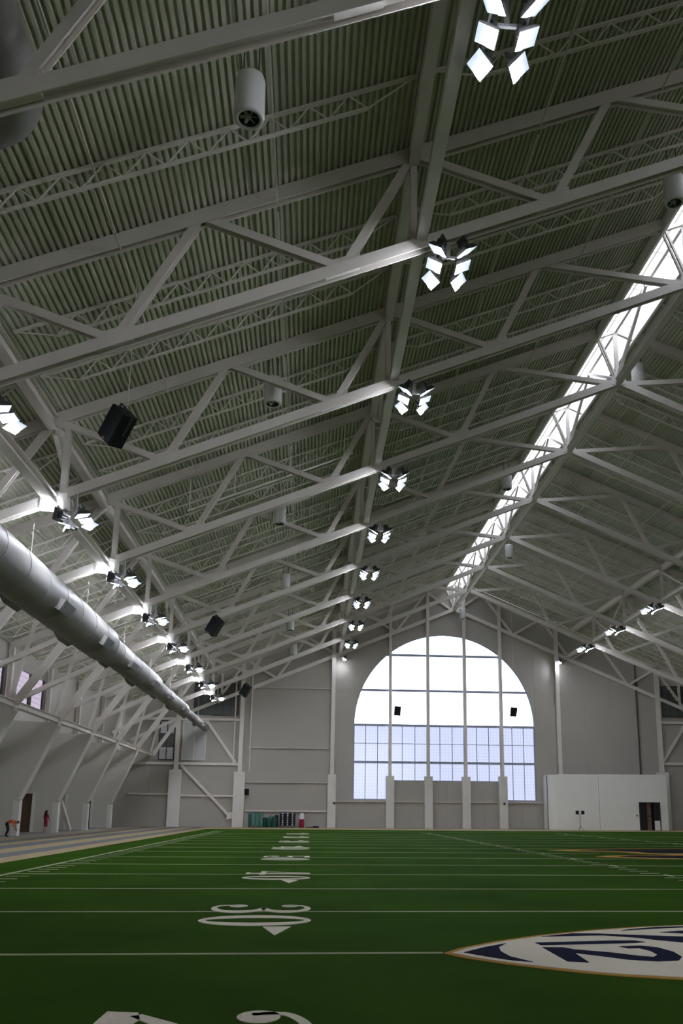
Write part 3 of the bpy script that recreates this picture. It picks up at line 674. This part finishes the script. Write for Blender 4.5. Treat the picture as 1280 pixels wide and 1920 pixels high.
# ================================================================== LIGHTS
def lamp_mesh():
    m = MB()   # open tray: lens faces -Z
    a, d = 0.27, 0.16
    m.add([(-a,-a,0),(a,-a,0),(a,a,0),(-a,a,0),(-a*.7,-a*.7,d),(a*.7,-a*.7,d),(a*.7,a*.7,d),(-a*.7,a*.7,d)], [(4,5,6,7),(0,1,5,4),(1,2,6,5),(2,3,7,6),(3,0,4,7)])
    m.box((-0.12,-0.12,d), (0.12,0.12,d+0.18)); m.box((-0.03,-0.2,d+0.1), (0.03,0.2,d+0.3))
    return m.data('floodlight', [darkm])
lamp_me = lamp_mesh()
lens_me = MB().box((-0.25,-0.25,-0.012), (0.25,0.25,0.0)).data('lens', [lens])
bulb_me = MB().box((-0.25,-0.24,-0.03), (-0.08,0.24,-0.012)).data('bulb', [bulb])
def cluster(label, x, y, z, hang, kind='mid'):
    t = thing('floodlight_cluster', label, 'floodlight', (x, y, z), 'floodlight clusters under the trusses')
    f = MB()
    f.bar((-0.45,-0.9,0.32), (-0.45,0.9,0.32), 0.06, 0.06, (1,0,0)); f.bar((0.45,-0.9,0.32), (0.45,0.9,0.32), 0.06, 0.06, (1,0,0))
    f.bar((-0.5,0,0.36), (0.5,0,0.36), 0.08); f.bar((0,0,0.36), (0,0,hang), 0.12)
    f.build('hanging_frame', galv, t)
    for sx in (-1, 1):
        for j, yy_ in enumerate((-0.78, 0, 0.78) if kind != 'left' else (-0.6, 0, 0.6)):
            tilt = [34, 24, 38][j] * sx; twist = [28, 0, -26][j] * sx
            if kind == 'left': tilt, twist = ([-100, -52, -104][j], [twist, 42*sx, twist][j]) if sx < 0 else ([16, 10, 22][j], twist)
            if kind == 'end': twist = -twist
            if kind == 'end' and (sx*END_SIDE < 0 or j != 0): continue
            R = Matrix.Rotation(math.radians(twist), 3, 'Z') @ Matrix.Rotation(math.radians(-tilt), 3, 'Y')
            o = link('floodlight', lamp_me, t); o.location = (sx*0.48, yy_, 0.05); o.rotation_euler = R.to_euler()
            link('lens', lens_me, o)
            bb = link('bulb', bulb_me, o)
            if sx < 0: bb.rotation_euler = (0, 0, math.pi)
    return t
END_SIDE = -1
midw = ['nearest the top edge of the picture', 'second from the top', 'third from the top', 'fourth from the top', 'fifth from the top, midway down the hall', 'sixth from the top', 'fifth from the far wall', 'fourth from the far wall', 'third from the far wall', 'left of the arch top']
for i in range(-1, 9):
    k = i+1
    cluster(('six-lamp floodlight cluster of the middle row, ' if i < 8 else 'single-lamp floodlight ending the middle row, ') + midw[k], XR-12.85, TY(i) if i > -1 else TY(i)+0.8, 19.35, 1.15, 'end' if i == 8 else 'mid')
lw = ['cut by the left picture edge', 'above the near end of the long duct', 'second in view above the long duct', 'third in view above the long duct', 'fourth in view above the long duct', 'fifth in view above the long duct', 'second from the far louvred window', 'lowest, in front of the far louvred window']
for i in range(0, 8): cluster('six-lamp floodlight cluster of the left row, ' + lw[i], XR-26.85, TY(i), 13.30, 1.3, 'left')
rw = {4: 'just beyond the right picture edge', 5: 'highest and nearest in view', 6: 'second in view', 7: 'third in view', 8: 'lowest, beside the arched window'}
for i in range(4, 9): cluster(('six-lamp floodlight cluster of the right row, ' if i < 8 else 'single-lamp floodlight ending the right row, ') + rw[i], XR+12.95, TY(i), 19.5, 1.0, 'end' if i == 8 else 'mid')

# ================================================================== CEILING FANS, DUCTS, SPEAKERS
def fan(label, x, y, z, top):
    t = thing('turbine_fan', label, 'fan', (x, y, z), 'white cylinder fans under the roof')
    m = MB(); m.lathe([(0.27,-0.64),(0.29,-0.66),(0.37,-0.66),(0.40,-0.60),(0.39,0.50),(0.36,0.60),(0.22,0.66),(0.0,0.67)], n=28); m.build('housing', fanm, t)
    m = MB(); m.lathe([(0.28,-0.64),(0.27,-0.42),(0.0,-0.42)], n=24); m.build('throat', darkm, t)
    m = MB()
    for k in range(6):
        a = math.pi*k/3; m.obox((0.13*math.cos(a), 0.13*math.sin(a), -0.58), (0.12*math.cos(a), 0.12*math.sin(a), 0), (-0.035*math.sin(a), 0.035*math.cos(a), 0.02), (0,0,0.006))
    m.lathe([(0.0,-0.63),(0.06,-0.62),(0.06,-0.48)], n=12)
    m.build('blades', galv, t)
    m = MB(); m.tube((0.2,0,0.6), (0.2,0,top), 0.02, n=6); m.tube((-0.2,0,0.6), (-0.2,0,top), 0.02, n=6); m.box((-0.26,-0.05,0.62), (0.26,0.05,0.68)); m.build('hanger', darkm, t)
for x, y, lab in ((-2.0, 18.9, 'white cylinder fan with open grille, nearest, at upper left'), (-2.05, 34.7, 'white cylinder fan second from the camera on the left slope'), (-2.3, 50.7, 'white cylinder fan third from the camera on the left slope'),
               (-2.35, 66.7, 'white cylinder fan fourth from the camera on the left slope'), (-2.3, 82.5, 'white cylinder fan fifth from the camera on the left slope'), (-2.2, 96.0, 'white cylinder fan close to the far wall on the left slope')):
    fan(lab, x, y, 20.1, zd(x-XR)-20.1)
for x, y, z, lab in ((14.1, 28.5, 26.5, 'white cylinder fan beside the skylight at the right picture edge'), (14.4, 59.3, 26.5, 'small white cylinder fan on the left edge of the skylight'), (19.0, 44.6, 27.5, 'white cylinder fan right of the skylight, nearer one'), (18.3, 75.0, 26.0, 'white cylinder fan hanging right of the skylight far end'), (17.7, 96.5, 25.0, 'white cylinder fan hanging above the arched window top')):
    fan(lab, x, y, z, zd(x-XR)-z)
# long duct
dx, dz = -12.0, 11.05
t = thing('air_duct', 'long round grey air duct narrowing towards the far wall', 'duct', (dx, 22, dz))
segs = [(0, 26, 1.02), (26, 42, 0.80), (42, 58, 0.60), (58, 75.2, 0.42)]
for a, b, r in segs:
    n = max(2, int(round((b-a)/2.6)))
    for k in range(n):
        p, q = a+(b-a)*k/n, a+(b-a)*(k+1)/n
        m = MB(); m.tube((0, p+0.012, 0), (0, q-0.012, 0), r, n=36, caps=False); m.build('duct_section', ductm, t)
        m = MB(); m.tube((0, q-0.03, 0), (0, q+0.03, 0), r+0.018, n=36, caps=True); m.build('joint_band', ductm, t)
for (a, b, r), (_, _, r2) in zip(segs[:-1], segs[1:]): MB().tube((0, b, 0), (0, b+0.6, 0), r, r2, n=36, caps=False).build('reducer', ductm, t)
MB().tube((0, 75.2, 0), (0, 75.3, 0), 0.42, 0.30, n=36).build('end_cap', ductm, t)
for k in range(9):
    y = 15.4 + 7.9*k - 4*0
    if y > 74: break
    r = [r for a, b, r in segs if a <= y < b][0]
    for sg in (1, -1):
        ang = math.radians(-28 if sg > 0 else 212)
        d = Vector((math.cos(ang), 0, math.sin(ang))); e = Vector((-d.z, 0, d.x)); yy2 = y if sg > 0 else y-1.4
        c = d*(r+0.02) + Vector((0, yy2, 0))
        cl = MB().obox(c, d*0.20, e*0.26*r, (0, 0.85, 0)).build('outlet_collar', ductm, t)
        g = MB()
        for q in range(6): g.obox(c + d*0.205 + Vector((0, -0.68+0.27*q, 0)), d*0.012, e*0.20*r, (0, 0.10, 0))
        g.build('grille', grillem, cl)
for k in range(8):
    y = 4 + 9.23*k
    if y < 75: MB().tube((0, y, 0.3), (0, y, zb(29)-dz), 0.012, n=6).build('hanger', steel, t)
# supply duct at the top left corner
t = thing('supply_duct', 'round white duct with an elbow at the top left corner', 'duct', (-7.10, 0, 17.60))
MB().tube((0, 2, 0), (0, 16.2, 0), 0.75, n=36, caps=False).build('straight_run', ductm, t)
m = MB(); R_ = 1.1; n = 10; nn = 36; vs = []
for k in range(n+1):
    a = math.pi/2*k/n; c = Vector((-R_+R_*math.cos(a), 16.2+R_*math.sin(a), 0)); rad = Vector((math.cos(a), math.sin(a), 0))
    vs += [c + rad*(0.77*math.cos(2*math.pi*j/nn)) + Vector((0,0,1))*(0.77*math.sin(2*math.pi*j/nn)) for j in range(nn)]
m.add(vs, [(k*nn+j, k*nn+(j+1) % nn, (k+1)*nn+(j+1) % nn, (k+1)*nn+j) for k in range(n) for j in range(nn)], 0, True); m.build('elbow', ductm, t)
MB().tube((-R_, 16.2+R_, 0), (-R_-1.5, 16.2+R_, 0), 0.75, n=36).build('branch_run', ductm, t)
for y in (8, 15.6): MB().tube((0, y, 0.74), (0, y, zd(24.1)-17.6), 0.03, n=6).build('hanger', galv, t)

def speaker(label, x, y, z, s, roll, pitch, yaw, top):
    t = thing('loudspeaker', label, 'speaker', (x, y, z), 'black loudspeakers under the roof')
    Rm = Matrix.Rotation(math.radians(roll), 4, 'Y') @ Matrix.Rotation(math.radians(pitch), 4, 'X') @ Matrix.Rotation(math.radians(yaw), 4, 'Z')
    w2, d2, h2 = 0.36*s, 0.26*s, 0.52*s
    def put(o): o.matrix_local = Rm; return o
    bx = MB(); pts = [(-w2,-d2),(w2,-d2),(w2*0.78,d2),(-w2*0.78,d2)]; bx.prism(pts, -h2, h2); put(bx.build('cabinet', blackm, t))
    g = put(MB().box((-w2*0.94, -d2-0.03*s, -h2*0.95), (w2*0.94, -d2-0.001, h2*0.95)).build('grille', clothm, t))
    MB().box((-0.05*s, -d2-0.04*s, -h2*0.9), (0.05*s, -d2-0.031*s, -h2*0.84)).build('badge', galv, g)
    y_ = MB(); y_.bar((-w2-0.03,0,-0.1), (-w2-0.03,0,h2+0.08), 0.05); y_.bar((w2+0.03,0,-0.1), (w2+0.03,0,h2+0.08), 0.05); y_.bar((-w2-0.05,0,h2+0.08), (w2+0.05,0,h2+0.08), 0.05)
    put(y_.build('yoke', darkm, t)); a = Rm @ Vector((0, 0, h2+0.08))
    MB().tube(a, (a.x, a.y, top), 0.012, n=6).build('hanging_rod', steel, t)
speaker('largest black loudspeaker hanging at the left under the roof', -6.6, 26.4, 14.15, 1.12, 36, 30, -28, zd(23.1)-14.15)
speaker('black loudspeaker hanging midway along the left side', -6.5, 55.3, 13.75, 1.12, 34, 26, -22, zd(23.1)-13.75)
speaker('black loudspeaker hanging by the far wall at the left', -6.5, 83.5, 13.45, 1.12, 30, 22, -18, zd(23.1)-13.45)
speaker('dark loudspeaker hanging before the left half of the arched window', 9.12, 89.0, 12.35, 0.95, 4, 10, 8, zb(7.9)-0.15-12.35)
speaker('dark loudspeaker hanging before the right half of the arched window', 21.7, 89.0, 12.45, 0.95, 4, 10, -8, zb(4.7)-0.15-12.45)
t = thing('wall_speaker', 'small black speaker fixed to the far wall column above the equipment', 'speaker', (-7.05, WALL-0.6, 3.9))
MB().box((-0.25,-0.3,-0.35), (0.25,0.1,0.35)).build('cabinet', blackm, t); MB().box((-0.22,-0.32,-0.31), (0.22,-0.301,0.31)).build('grille', clothm, t); MB().box((-0.3,-0.05,-0.05), (-0.25,0.3,0.05)).build('bracket', darkm, t)

# ================================================================== THINGS ON THE FLOOR
teal = mat('teal_vinyl', (0.012, 0.075, 0.058), 0.5, noise=0.15, scale=4); teal2 = mat('pale_teal_vinyl', (0.07, 0.20, 0.165), 0.5, noise=0.1, scale=4); navyv = mat('navy_vinyl', (0.02, 0.02, 0.06), 0.5)
redm = mat('red_vinyl', (0.30, 0.01, 0.04), 0.5); ballm = mat('white_ball', (0.78, 0.78, 0.80), 0.5)
def pad(x, y, wd, dp, h, m, label):
    t = thing('crash_pad', label, 'pad', (x, y, 0), 'padded blocks by the far wall')
    b = MB().box((-wd/2,-dp/2,0.12), (wd/2,dp/2,h)).build('block', m, t)
    bv = b.modifiers.new('round', 'BEVEL'); bv.width = 0.05; bv.segments = 2
    MB().box((-wd/2+0.03,-dp/2+0.03,0.0), (wd/2-0.03,dp/2-0.03,0.12)).build('base_board', navyv, t)
pad(-6.55, 97.2, 0.30, 0.7, 1.55, teal, 'dark teal upright pad, leftmost by the far wall column')
pad(-6.12, 97.2, 0.36, 0.7, 1.62, teal2, 'pale teal upright pad, second from the column')
pad(-5.70, 97.2, 0.36, 0.7, 1.64, teal2, 'pale teal upright pad, third from the column')
pad(-5.28, 97.2, 0.36, 0.7, 1.60, teal2, 'pale teal upright pad beside the dark bags')
def bag(x, y, r, h, m, label, name='tackling_bag'):
    t = thing(name, label, 'bag', (x, y, 0), 'round bags by the far wall')
    MB().lathe([(0,0.0),(r*0.9,0.02),(r,0.08),(r,h-0.12),(r*0.85,h-0.02),(0,h)], n=18).build('cover', m, t)
    MB().tube((-r*0.5,0,h-0.01), (r*0.5,0,h+0.03), 0.025, n=6).build('handle', darkm, t)
for x, y, h, m, lab in ((-4.85, 97.3, 1.10, teal, 'dark green round bag next to the pale pads'), (-4.42, 96.85, 1.05, teal, 'dark green round bag in front of the cluster'), (-4.22, 97.5, 1.30, teal2, 'pale green round bag at the back of the cluster'), (-3.80, 96.9, 1.2, teal, 'dark green round bag at the right of the cluster'), (-3.62, 97.55, 1.35, navyv, 'black round bag beside the ball rack')):
    bag(x, y, 0.24, h, m, lab)
t = thing('ball_rack', 'dark wheeled rack holding columns of white balls', 'rack', (-2.35, 97.2, 0))
for sx in (-0.85, 0.85): MB().box((sx-0.03,-0.25,0), (sx+0.03,0.25,1.6)).build('upright', darkm, t)
for k in range(6): MB().box((-0.85,-0.2,0.20+0.24*k), (0.85,0.2,0.225+0.24*k)).build('shelf', darkm, t)
MB().box((-0.95,-0.3,0), (0.95,0.3,0.1)).build('base', darkm, t)
MB().box((-0.82,0.17,0.23), (0.82,0.20,1.58)).build('back_panel', navyv, t)
ball_me = MB().lathe([(0.10*math.sin(math.pi*k/8), -0.10*math.cos(math.pi*k/8)) for k in range(9)], n=14).data('ball', ballm)
pos = ['top', 'second', 'third', 'fourth', 'fifth', 'lowest']; cn = ['left', 'middle', 'right']
for k in range(6):
    for j, x in enumerate((-0.55, 0, 0.55)):
        o = link('ball', ball_me, None, (-2.35+x, 97.15, 0.328+0.24*k)); o['label'] = 'white ball in the rack, %s shelf, %s column' % (pos[5-k], cn[j]); o['category'] = 'ball'; o['group'] = 'white balls on the rack'
t = thing('tackling_dummy', 'red padded dummy with a white top right of the ball rack', 'dummy', (-0.75, 97.2, 0))
MB().lathe([(0,0),(0.26,0.02),(0.28,0.1),(0.26,0.95)], n=18).build('red_body', redm, t); MB().lathe([(0.26,0.95),(0.25,1.35),(0.16,1.6),(0,1.66)], n=18).build('white_top', ballm, t)
t = thing('floor_mat', 'flat black mat lying right of the red dummy', 'mat', (0.6, 97.1, 0)); MB().box((-0.9,-0.4,0), (0.6,0.4,0.10)).build('mat_layer', blackm, t); MB().box((-0.1,-0.35,0.10), (0.55,0.35,0.2)).build('folded_end', blackm, t)
t = thing('tripod_work_light', 'thin tripod stand with two small dark lamp heads before the white enclosure', 'lamp stand', (30.3, 94.4, 0))
MB().tube((0,0,0.25), (0,0,1.75), 0.025, n=8).build('pole', darkm, t)
for k in range(3):
    a = math.radians(90+120*k); MB().tube((0,0,0.45), (0.35*math.cos(a),0.35*math.sin(a),0.0), 0.018, n=6).build('leg', darkm, t)
MB().bar((-0.35,0,1.75), (0.35,0,1.75), 0.04).build('crossbar', darkm, t)
for x in (-0.32, 0.32): MB().box((x-0.16,-0.10,1.72), (x+0.16,0.08,2.12)).build('lamp_head', blackm, t)
for x, z, n_, lab in ((3.05, 2.75, 0, 'small black wall box on the left pilaster by the window'), (22.5, 2.85, 0, 'small black wall box on the pilaster right of the window')):
    t = thing('wall_box', lab, 'box', (x if x > 10 else 2.85, WALL-0.77, z)); MB().box((-0.11,-0.1,-0.11), (0.11,0.01,0.11)).build('case', blackm, t); MB().box((-0.07,-0.112,-0.07), (0.07,-0.1,0.07)).build('cover', clothm, t)

# ---- two people by the left wall
skin = mat('skin', (0.42, 0.25, 0.18), 0.6); orange = mat('orange_cloth', (0.85, 0.14, 0.02), 0.7); yellow = mat('reflective_yellow', (0.7, 0.6, 0.1), 0.5); darkcl = mat('dark_trousers', (0.015, 0.02, 0.035), 0.8); redcl = mat('crimson_cloth', (0.33, 0.02, 0.07), 0.8); pink = mat('pale_pink_cloth', (0.62, 0.42, 0.44), 0.8); hairm = mat('black_hair', (0.012, 0.010, 0.010), 0.5); purp = mat('purple_cap', (0.12, 0.03, 0.10), 0.7)
def person(label, loc, rotz, J, rad, zones, hair_m, cap=False, long_hair=False):
    """J: joint positions; one skinned body, faces coloured by nearest bone zone"""
    t = thing('person', label, 'person', loc, None, (0, 0, rotz))
    E = [('pelvis','belly'),('belly','chest'),('chest','neck'),('neck','head'),('head','crown')]
    for s in 'LR': E += [('pelvis','hip'+s),('hip'+s,'knee'+s),('knee'+s,'ankle'+s),('ankle'+s,'toe'+s),('chest','sh'+s),('sh'+s,'elb'+s),('elb'+s,'wri'+s),('wri'+s,'palm'+s)]
    names = list(J); idx = {n: i for i, n in enumerate(names)}
    vs = [J[n] for n in names]; es = [(idx[a], idx[b]) for a, b in E]
    me = bpy.data.meshes.new('body'); me.from_pydata(vs, es, [])
    o = bpy.data.objects.new('body', me); C.objects.link(o)
    sk = o.modifiers.new('skin', 'SKIN'); sk.use_smooth_shade = True
    lay = me.skin_vertices[0].data if me.skin_vertices else None
    if lay is None:
        bpy.context.view_layer.objects.active = o; lay = me.skin_vertices[0].data
    for n in names:
        r = rad[n[:-1] if n[-1] in 'LR' else n]; lay[idx[n]].radius = r if isinstance(r, tuple) else (r, r); lay[idx[n]].use_root = n == 'pelvis'
    sb = o.modifiers.new('sub', 'SUBSURF'); sb.levels = 2; sb.render_levels = 2
    bpy.context.view_layer.update()
    dg = bpy.context.evaluated_depsgraph_get(); ev = o.evaluated_get(dg); me2 = bpy.data.meshes.new_from_object(ev)
    bpy.data.objects.remove(o)
    mats = zones['mats']; me2.materials.clear()
    for m in mats: me2.materials.append(m)
    segs = [(Vector(J[a]), Vector(J[b]), b) for a, b in E]
    for p in me2.polygons:
        c = p.center; best = None
        for a, b, n in segs:
            q = max(0, min(1, (c-a).dot(b-a)/max(1e-9, (b-a).length_squared))); d = (c-(a+(b-a)*q)).length
            if best is None or d < best[0]: best = (d, n)
        n = best[1]; n = n[:-1] if n[-1] in 'LR' else n
        p.material_index = zones.get(n, 0); p.use_smooth = True
    body = link('body', me2, t)
    # fingers, thumb, nose, ears, eyes and mouth
    m = MB()
    for s in 'LR':
        w_, pl = Vector(J['wri'+s]), Vector(J['palm'+s]); d = (pl-w_).normalized(); sd = d.cross(Vector((0,1,0.3))).normalized()
        for k, ln in enumerate((0.065, 0.078, 0.072, 0.055)):
            b = pl + sd*(0.018*(k-1.5)); mid_ = b + d*ln*0.55; tip = mid_ + (d*0.8 + Vector((0,-0.5,-0.1))).normalized()*ln*0.5
            m.tube(b - d*0.01, mid_, 0.0085, 0.008, n=6); m.tube(mid_, tip, 0.008, 0.006, n=6)
        m.tube(w_ + d*0.03 + sd*0.02, w_ + d*0.07 + sd*0.055, 0.011, 0.008, n=6)
    m.build('fingers', skin, t)
    h, cr, nk = Vector(J['head']), Vector(J['crown']), Vector(J['neck']); up = (cr-nk).normalized(); fw = zones['face']; fw = (Vector(fw) - up*Vector(fw).dot(up)).normalized(); rt_ = fw.cross(up)
    hc = h + up*0.03
    m = MB(); m.obox(hc + fw*0.105 - up*0.005, fw*0.022, rt_*0.014, up*0.025)
    for s in (-1, 1): m.obox(hc + rt_*s*0.082, fw*0.02, rt_*0.012, up*0.03)
    m.build('nose_and_ears', skin, t)
    m = MB()
    for s in (-1, 1): m.obox(hc + fw*0.088 + rt_*s*0.034 + up*0.02, fw*0.006, rt_*0.014, up*0.007)
    m.obox(hc + fw*0.088 - up*0.055, fw*0.006, rt_*0.025, up*0.006); m.build('eyes_and_mouth', darkm, t)
    # hair as a cap of rings around the head
    m = MB(); n = 16; rings = []
    top = hc + up*0.135
    spec = [(0.0, 0.135), (0.05, 0.125), (0.085, 0.09), (0.102, 0.04)] + ([(0.115, -0.04), (0.12, -0.13), (0.10, -0.24), (0.05, -0.30)] if long_hair else [(0.098, 0.0)])
    for r, z in spec: rings += [hc - fw*(0.022 if not long_hair else 0.03 + max(0, -z)*0.12) + up*z + (rt_*math.cos(2*math.pi*k/n)*r + fw*math.sin(2*math.pi*k/n)*r*(1.0 if z > 0.05 else 0.75) - (fw*0.03 if z < 0.03 else fw*0)) for k in range(n)]
    m.add(rings, [(j*n+k, j*n+(k+1) % n, (j+1)*n+(k+1) % n, (j+1)*n+k) for j in range(len(spec)-1) for k in range(n)], 0, True); m.build('hair' if not cap else 'cap', hair_m, t)
    return t
RAD = dict(pelvis=(0.15,0.11), belly=(0.14,0.10), chest=(0.16,0.11), neck=0.055, head=(0.085,0.095), crown=(0.07,0.08), hip=0.085, knee=0.058, ankle=0.04, toe=0.036, sh=0.06, elb=0.042, wri=0.03, palm=(0.036,0.018))
# figure bending forward at the left picture edge (faces +x)
J1 = dict(pelvis=(0,0,0.88), belly=(0.14,0,0.98), chest=(0.34,0,1.02), neck=(0.50,0,0.99), head=(0.62,0,0.95), crown=(0.72,0,0.90),
  hipL=(0.0,0.10,0.84), kneeL=(0.10,0.13,0.46), ankleL=(-0.04,0.13,0.08), toeL=(0.14,0.14,0.035), hipR=(0.0,-0.10,0.84), kneeR=(0.12,-0.13,0.46), ankleR=(0.0,-0.13,0.08), toeR=(0.18,-0.14,0.035),
  shL=(0.40,0.19,1.0), elbL=(0.46,0.22,0.72), wriL=(0.56,0.16,0.50), palmL=(0.60,0.14,0.42), shR=(0.40,-0.19,1.0), elbR=(0.46,-0.22,0.72), wriR=(0.58,-0.16,0.52), palmR=(0.63,-0.14,0.44))
person('person in an orange vest bending over at the left picture edge', (-19.6, 58.0, 0), 0, J1, RAD,
  dict(mats=[skin, orange, darkcl], belly=1, chest=1, sh=1, elb=1, neck=0, hip=2, knee=2, ankle=2, toe=2, face=(0.3,0,-1)), purp, cap=True)
J2 = dict(pelvis=(0,0,0.92), belly=(0,0,1.08), chest=(0,0,1.30), neck=(0,0,1.48), head=(0,-0.01,1.56), crown=(0,0.0,1.66),
  hipL=(0.09,0,0.88), kneeL=(0.10,-0.03,0.50), ankleL=(0.10,0.02,0.08), toeL=(0.12,-0.14,0.035), hipR=(-0.09,0,0.88), kneeR=(-0.10,-0.02,0.50), ankleR=(-0.11,0.02,0.08), toeR=(-0.13,-0.14,0.035),
  shL=(0.17,0,1.38), elbL=(0.24,-0.02,1.12), wriL=(0.20,-0.18,0.95), palmL=(0.18,-0.25,0.92), shR=(-0.17,0,1.38), elbR=(-0.25,-0.02,1.12), wriR=(-0.24,-0.14,0.92), palmR=(-0.23,-0.20,0.86))
person('person with long dark hair in a crimson top and trousers standing by the left wall', (-19.6, 66.3, 0), math.radians(150), J2, RAD,
  dict(mats=[skin, redcl, pink], belly=1, chest=1, sh=1, elb=1, hip=1, knee=1, ankle=2, toe=2, face=(0,-1,0)), hairm, long_hair=True)
